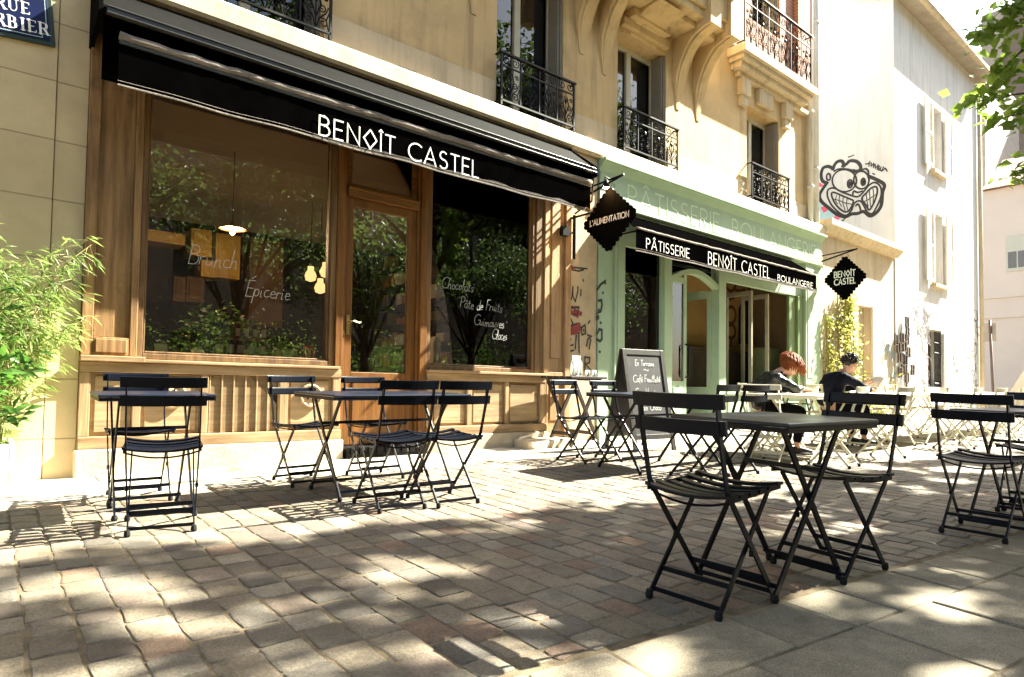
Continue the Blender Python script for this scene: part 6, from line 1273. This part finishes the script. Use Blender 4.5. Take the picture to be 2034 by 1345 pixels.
    for k in range(420 if long_hair else 260):
        a = rr.uniform(0, 2*math.pi); e = rr.uniform(.15, 1.35); d = Vector((math.cos(a)*math.cos(e), math.sin(a)*math.cos(e), math.sin(e)))
        if d.y > .55 and d.z < .45: continue
        p0 = hp(d.x*.086, d.y*.106-.012, d.z*.124+.012)
        if long_hair:
            fall = Vector((d.x*.9, d.y*.9-.1, 0)); fall = fall.normalized() if fall.length > .01 else Vector((1,0,0)); Ls = rr.uniform(.09,.17)*(1 if d.y < .1 else .6)
            g1 = p0+(RX @ (fall*.05+Vector((0,0,-.0)))); g2 = g1+(RX @ (fall*.02))*.6+Vector((0,rr.uniform(-.005,.012),-Ls*.5)); g3 = g2+Vector((rr.gauss(0,.012), rr.gauss(.006,.012), -Ls*.5)); m.tube([p0, g1, g2, g3], [.010,.010,.008,.002], 5)
        else:
            g1 = p0+(RX @ (d*.018))+Vector((rr.gauss(0,.01), rr.gauss(0,.01), rr.gauss(0,.008))); g2 = g1+Vector((rr.gauss(0,.016), rr.gauss(.004,.016), rr.gauss(-.006,.012))); m.tube([p0, g1, g2], [.012,.010,.003], 5)
    for k in range(90 if long_hair else 50):      # loose strands
        a = rr.uniform(0, 2*math.pi); e = rr.uniform(-.1, 1.2); d = Vector((math.cos(a)*math.cos(e), math.sin(a)*math.cos(e), math.sin(e)))
        if d.y > .6: continue
        p0 = hp(d.x*.088, d.y*.108-.012, d.z*.124+.012); Lk = rr.uniform(.05,.14) if long_hair else rr.uniform(.02,.05)
        p1 = p0+(RX @ (d*.02))+Vector((rr.gauss(0,.008), rr.gauss(0,.008), -Lk*.3)); p2 = p1+Vector((rr.gauss(0,.03), rr.gauss(0,.03), -Lk*.6 if long_hair else rr.gauss(.005,.012))); m.tube([p0, p1, p2], [.004,.003,.001], 4)
    m.build('hair', hair, r, smooth=True)
    return r
HAIR1 = M('auburn_hair', (.15,.035,.010), .65, .35, 30., .1, col2=(.26,.07,.02), spec=.2); HAIR2 = M('dark_brown_hair', (.014,.009,.006), .4, .3, 30., .1, col2=(.035,.022,.015))
JK1 = M('dark_grey_shell_jacket', (.006,.006,.0065), .36, .3, 6., .1, spec=.4); JK2 = M('dark_navy_sweater', (.0035,.004,.010), .8, .2, 20., .3, spec=.12); TR1 = M('dark_trousers', (.004,.004,.006), .8, .2, 12., .1, spec=.1); SHO = M('black_shoe', (.008,.008,.009), .5, .1)
LI = lambda l: [Vector(x) for x in l]
person('person with a red bob in a dark grey jacket bent over the cream table writing', (7.18, 4.02, gz(7.18,4.02)), R(-128), JK1, TR1, SHO, HAIR1, True,
 dict(head=(.0,.345,1.045), pitch=R(42), sh=(.185,.13,.885), el=LI([(-.27,.30,.755),(.26,.28,.755)]), wr=LI([(-.07,.44,.765),(.08,.47,.765)]), hd=[(.8,.6,-.05),(-.5,.85,-.05)], hn=[(0,0,-1),(0,0,-1)], curl=.55, knee=.13, foot=.36, quilt=True))
person('person with short dark hair in a navy sweater reading a paper sheet', (9.02, 4.04, gz(9.02,4.04)), R(-122), JK2, TR1, SHO, HAIR2, False,
 dict(head=(.0,.30,1.10), pitch=R(22), sh=(.195,.11,.92), el=LI([(-.25,.33,.77),(.25,.33,.77)]), wr=LI([(-.10,.55,.80),(.12,.53,.76)]), hd=[(.2,.7,.5),(-.2,.9,.1)], hn=[(.5,.2,-.6),(-.3,.2,-.9)], curl=.5, knee=.14, foot=.40))
def local(o, p): return o.matrix_basis @ Vector(p)
ps = [o for o in C.objects if o.name.startswith('person')]
pm = [o for o in ps if o.name == 'person.001'][0]; pw = [o for o in ps if o.name == 'person'][0]
m = mb(); n = 10; base = 0
for j in range(2):
    for i in range(n+1):
        t = i/n; p = local(pm, (-.10+.23*t, .64+.03*math.sin(t*3.1)+(.13 if j else 0), .80+(.21 if j else 0)+.008*math.sin(t*6))); m.v.append(tuple(p))
m.f = [(i, i+1, n+2+i, n+1+i) for i in range(n)]; m.flat = True; o = m.build('paper_sheet', LAB, smooth=True); sm_ = o.modifiers.new('t', 'SOLIDIFY'); sm_.thickness = .001; tag(o, 'white sheet of paper held by the dark haired person', 'paper')
m = mb(); p = local(pw, (.02,.54,.722)); m.obox(tuple(p), (.11,0,0), (0,.08,0), (0,0,.006)); o = m.build('notebook', LAB, bevel=.002); o.rotation_euler = (0,0,0); tag(o, 'open white notebook on the cream table under the red haired person', 'notebook')
m = mb(); a_ = local(pw, (.0,.515,.775)); b_ = local(pw, (.035,.40,.93)); m.tube([tuple(a_), tuple(b_)], [.003,.005], 7); o = m.build('pencil', M('pencil_wood', (.3,.2,.1), .5)); tag(o, 'slim pencil in the hand of the red haired person', 'pencil')
p = local(pw, (.26,.52,.722)); m = mb(); m.lathe(tuple(p), [(.0,.001),(.03,0),(.04,.075),(.037,.075),(.028,.005),(.0,.005)], 16); o = m.build('coffee_cup', M('cream_cup', (.6,.56,.42), .4), smooth=True); tag(o, 'cream cup on the table beside the red haired person', 'cup')
for i, (x, y, lb) in enumerate(((10.35,3.45,'left of the two small cups on the empty cream table'),(10.75,3.6,'right of the two small cups on the empty cream table'))):
    m = mb(); m.lathe((x,y,gz(x,y)+.718), [(.0,.001),(.026,0),(.033,.08),(.03,.08),(.024,.005),(.0,.005)], 14); o = m.build('small_cup', CLEAR, smooth=True); tag(o, lb, 'cup', 'cups on the cream tables')
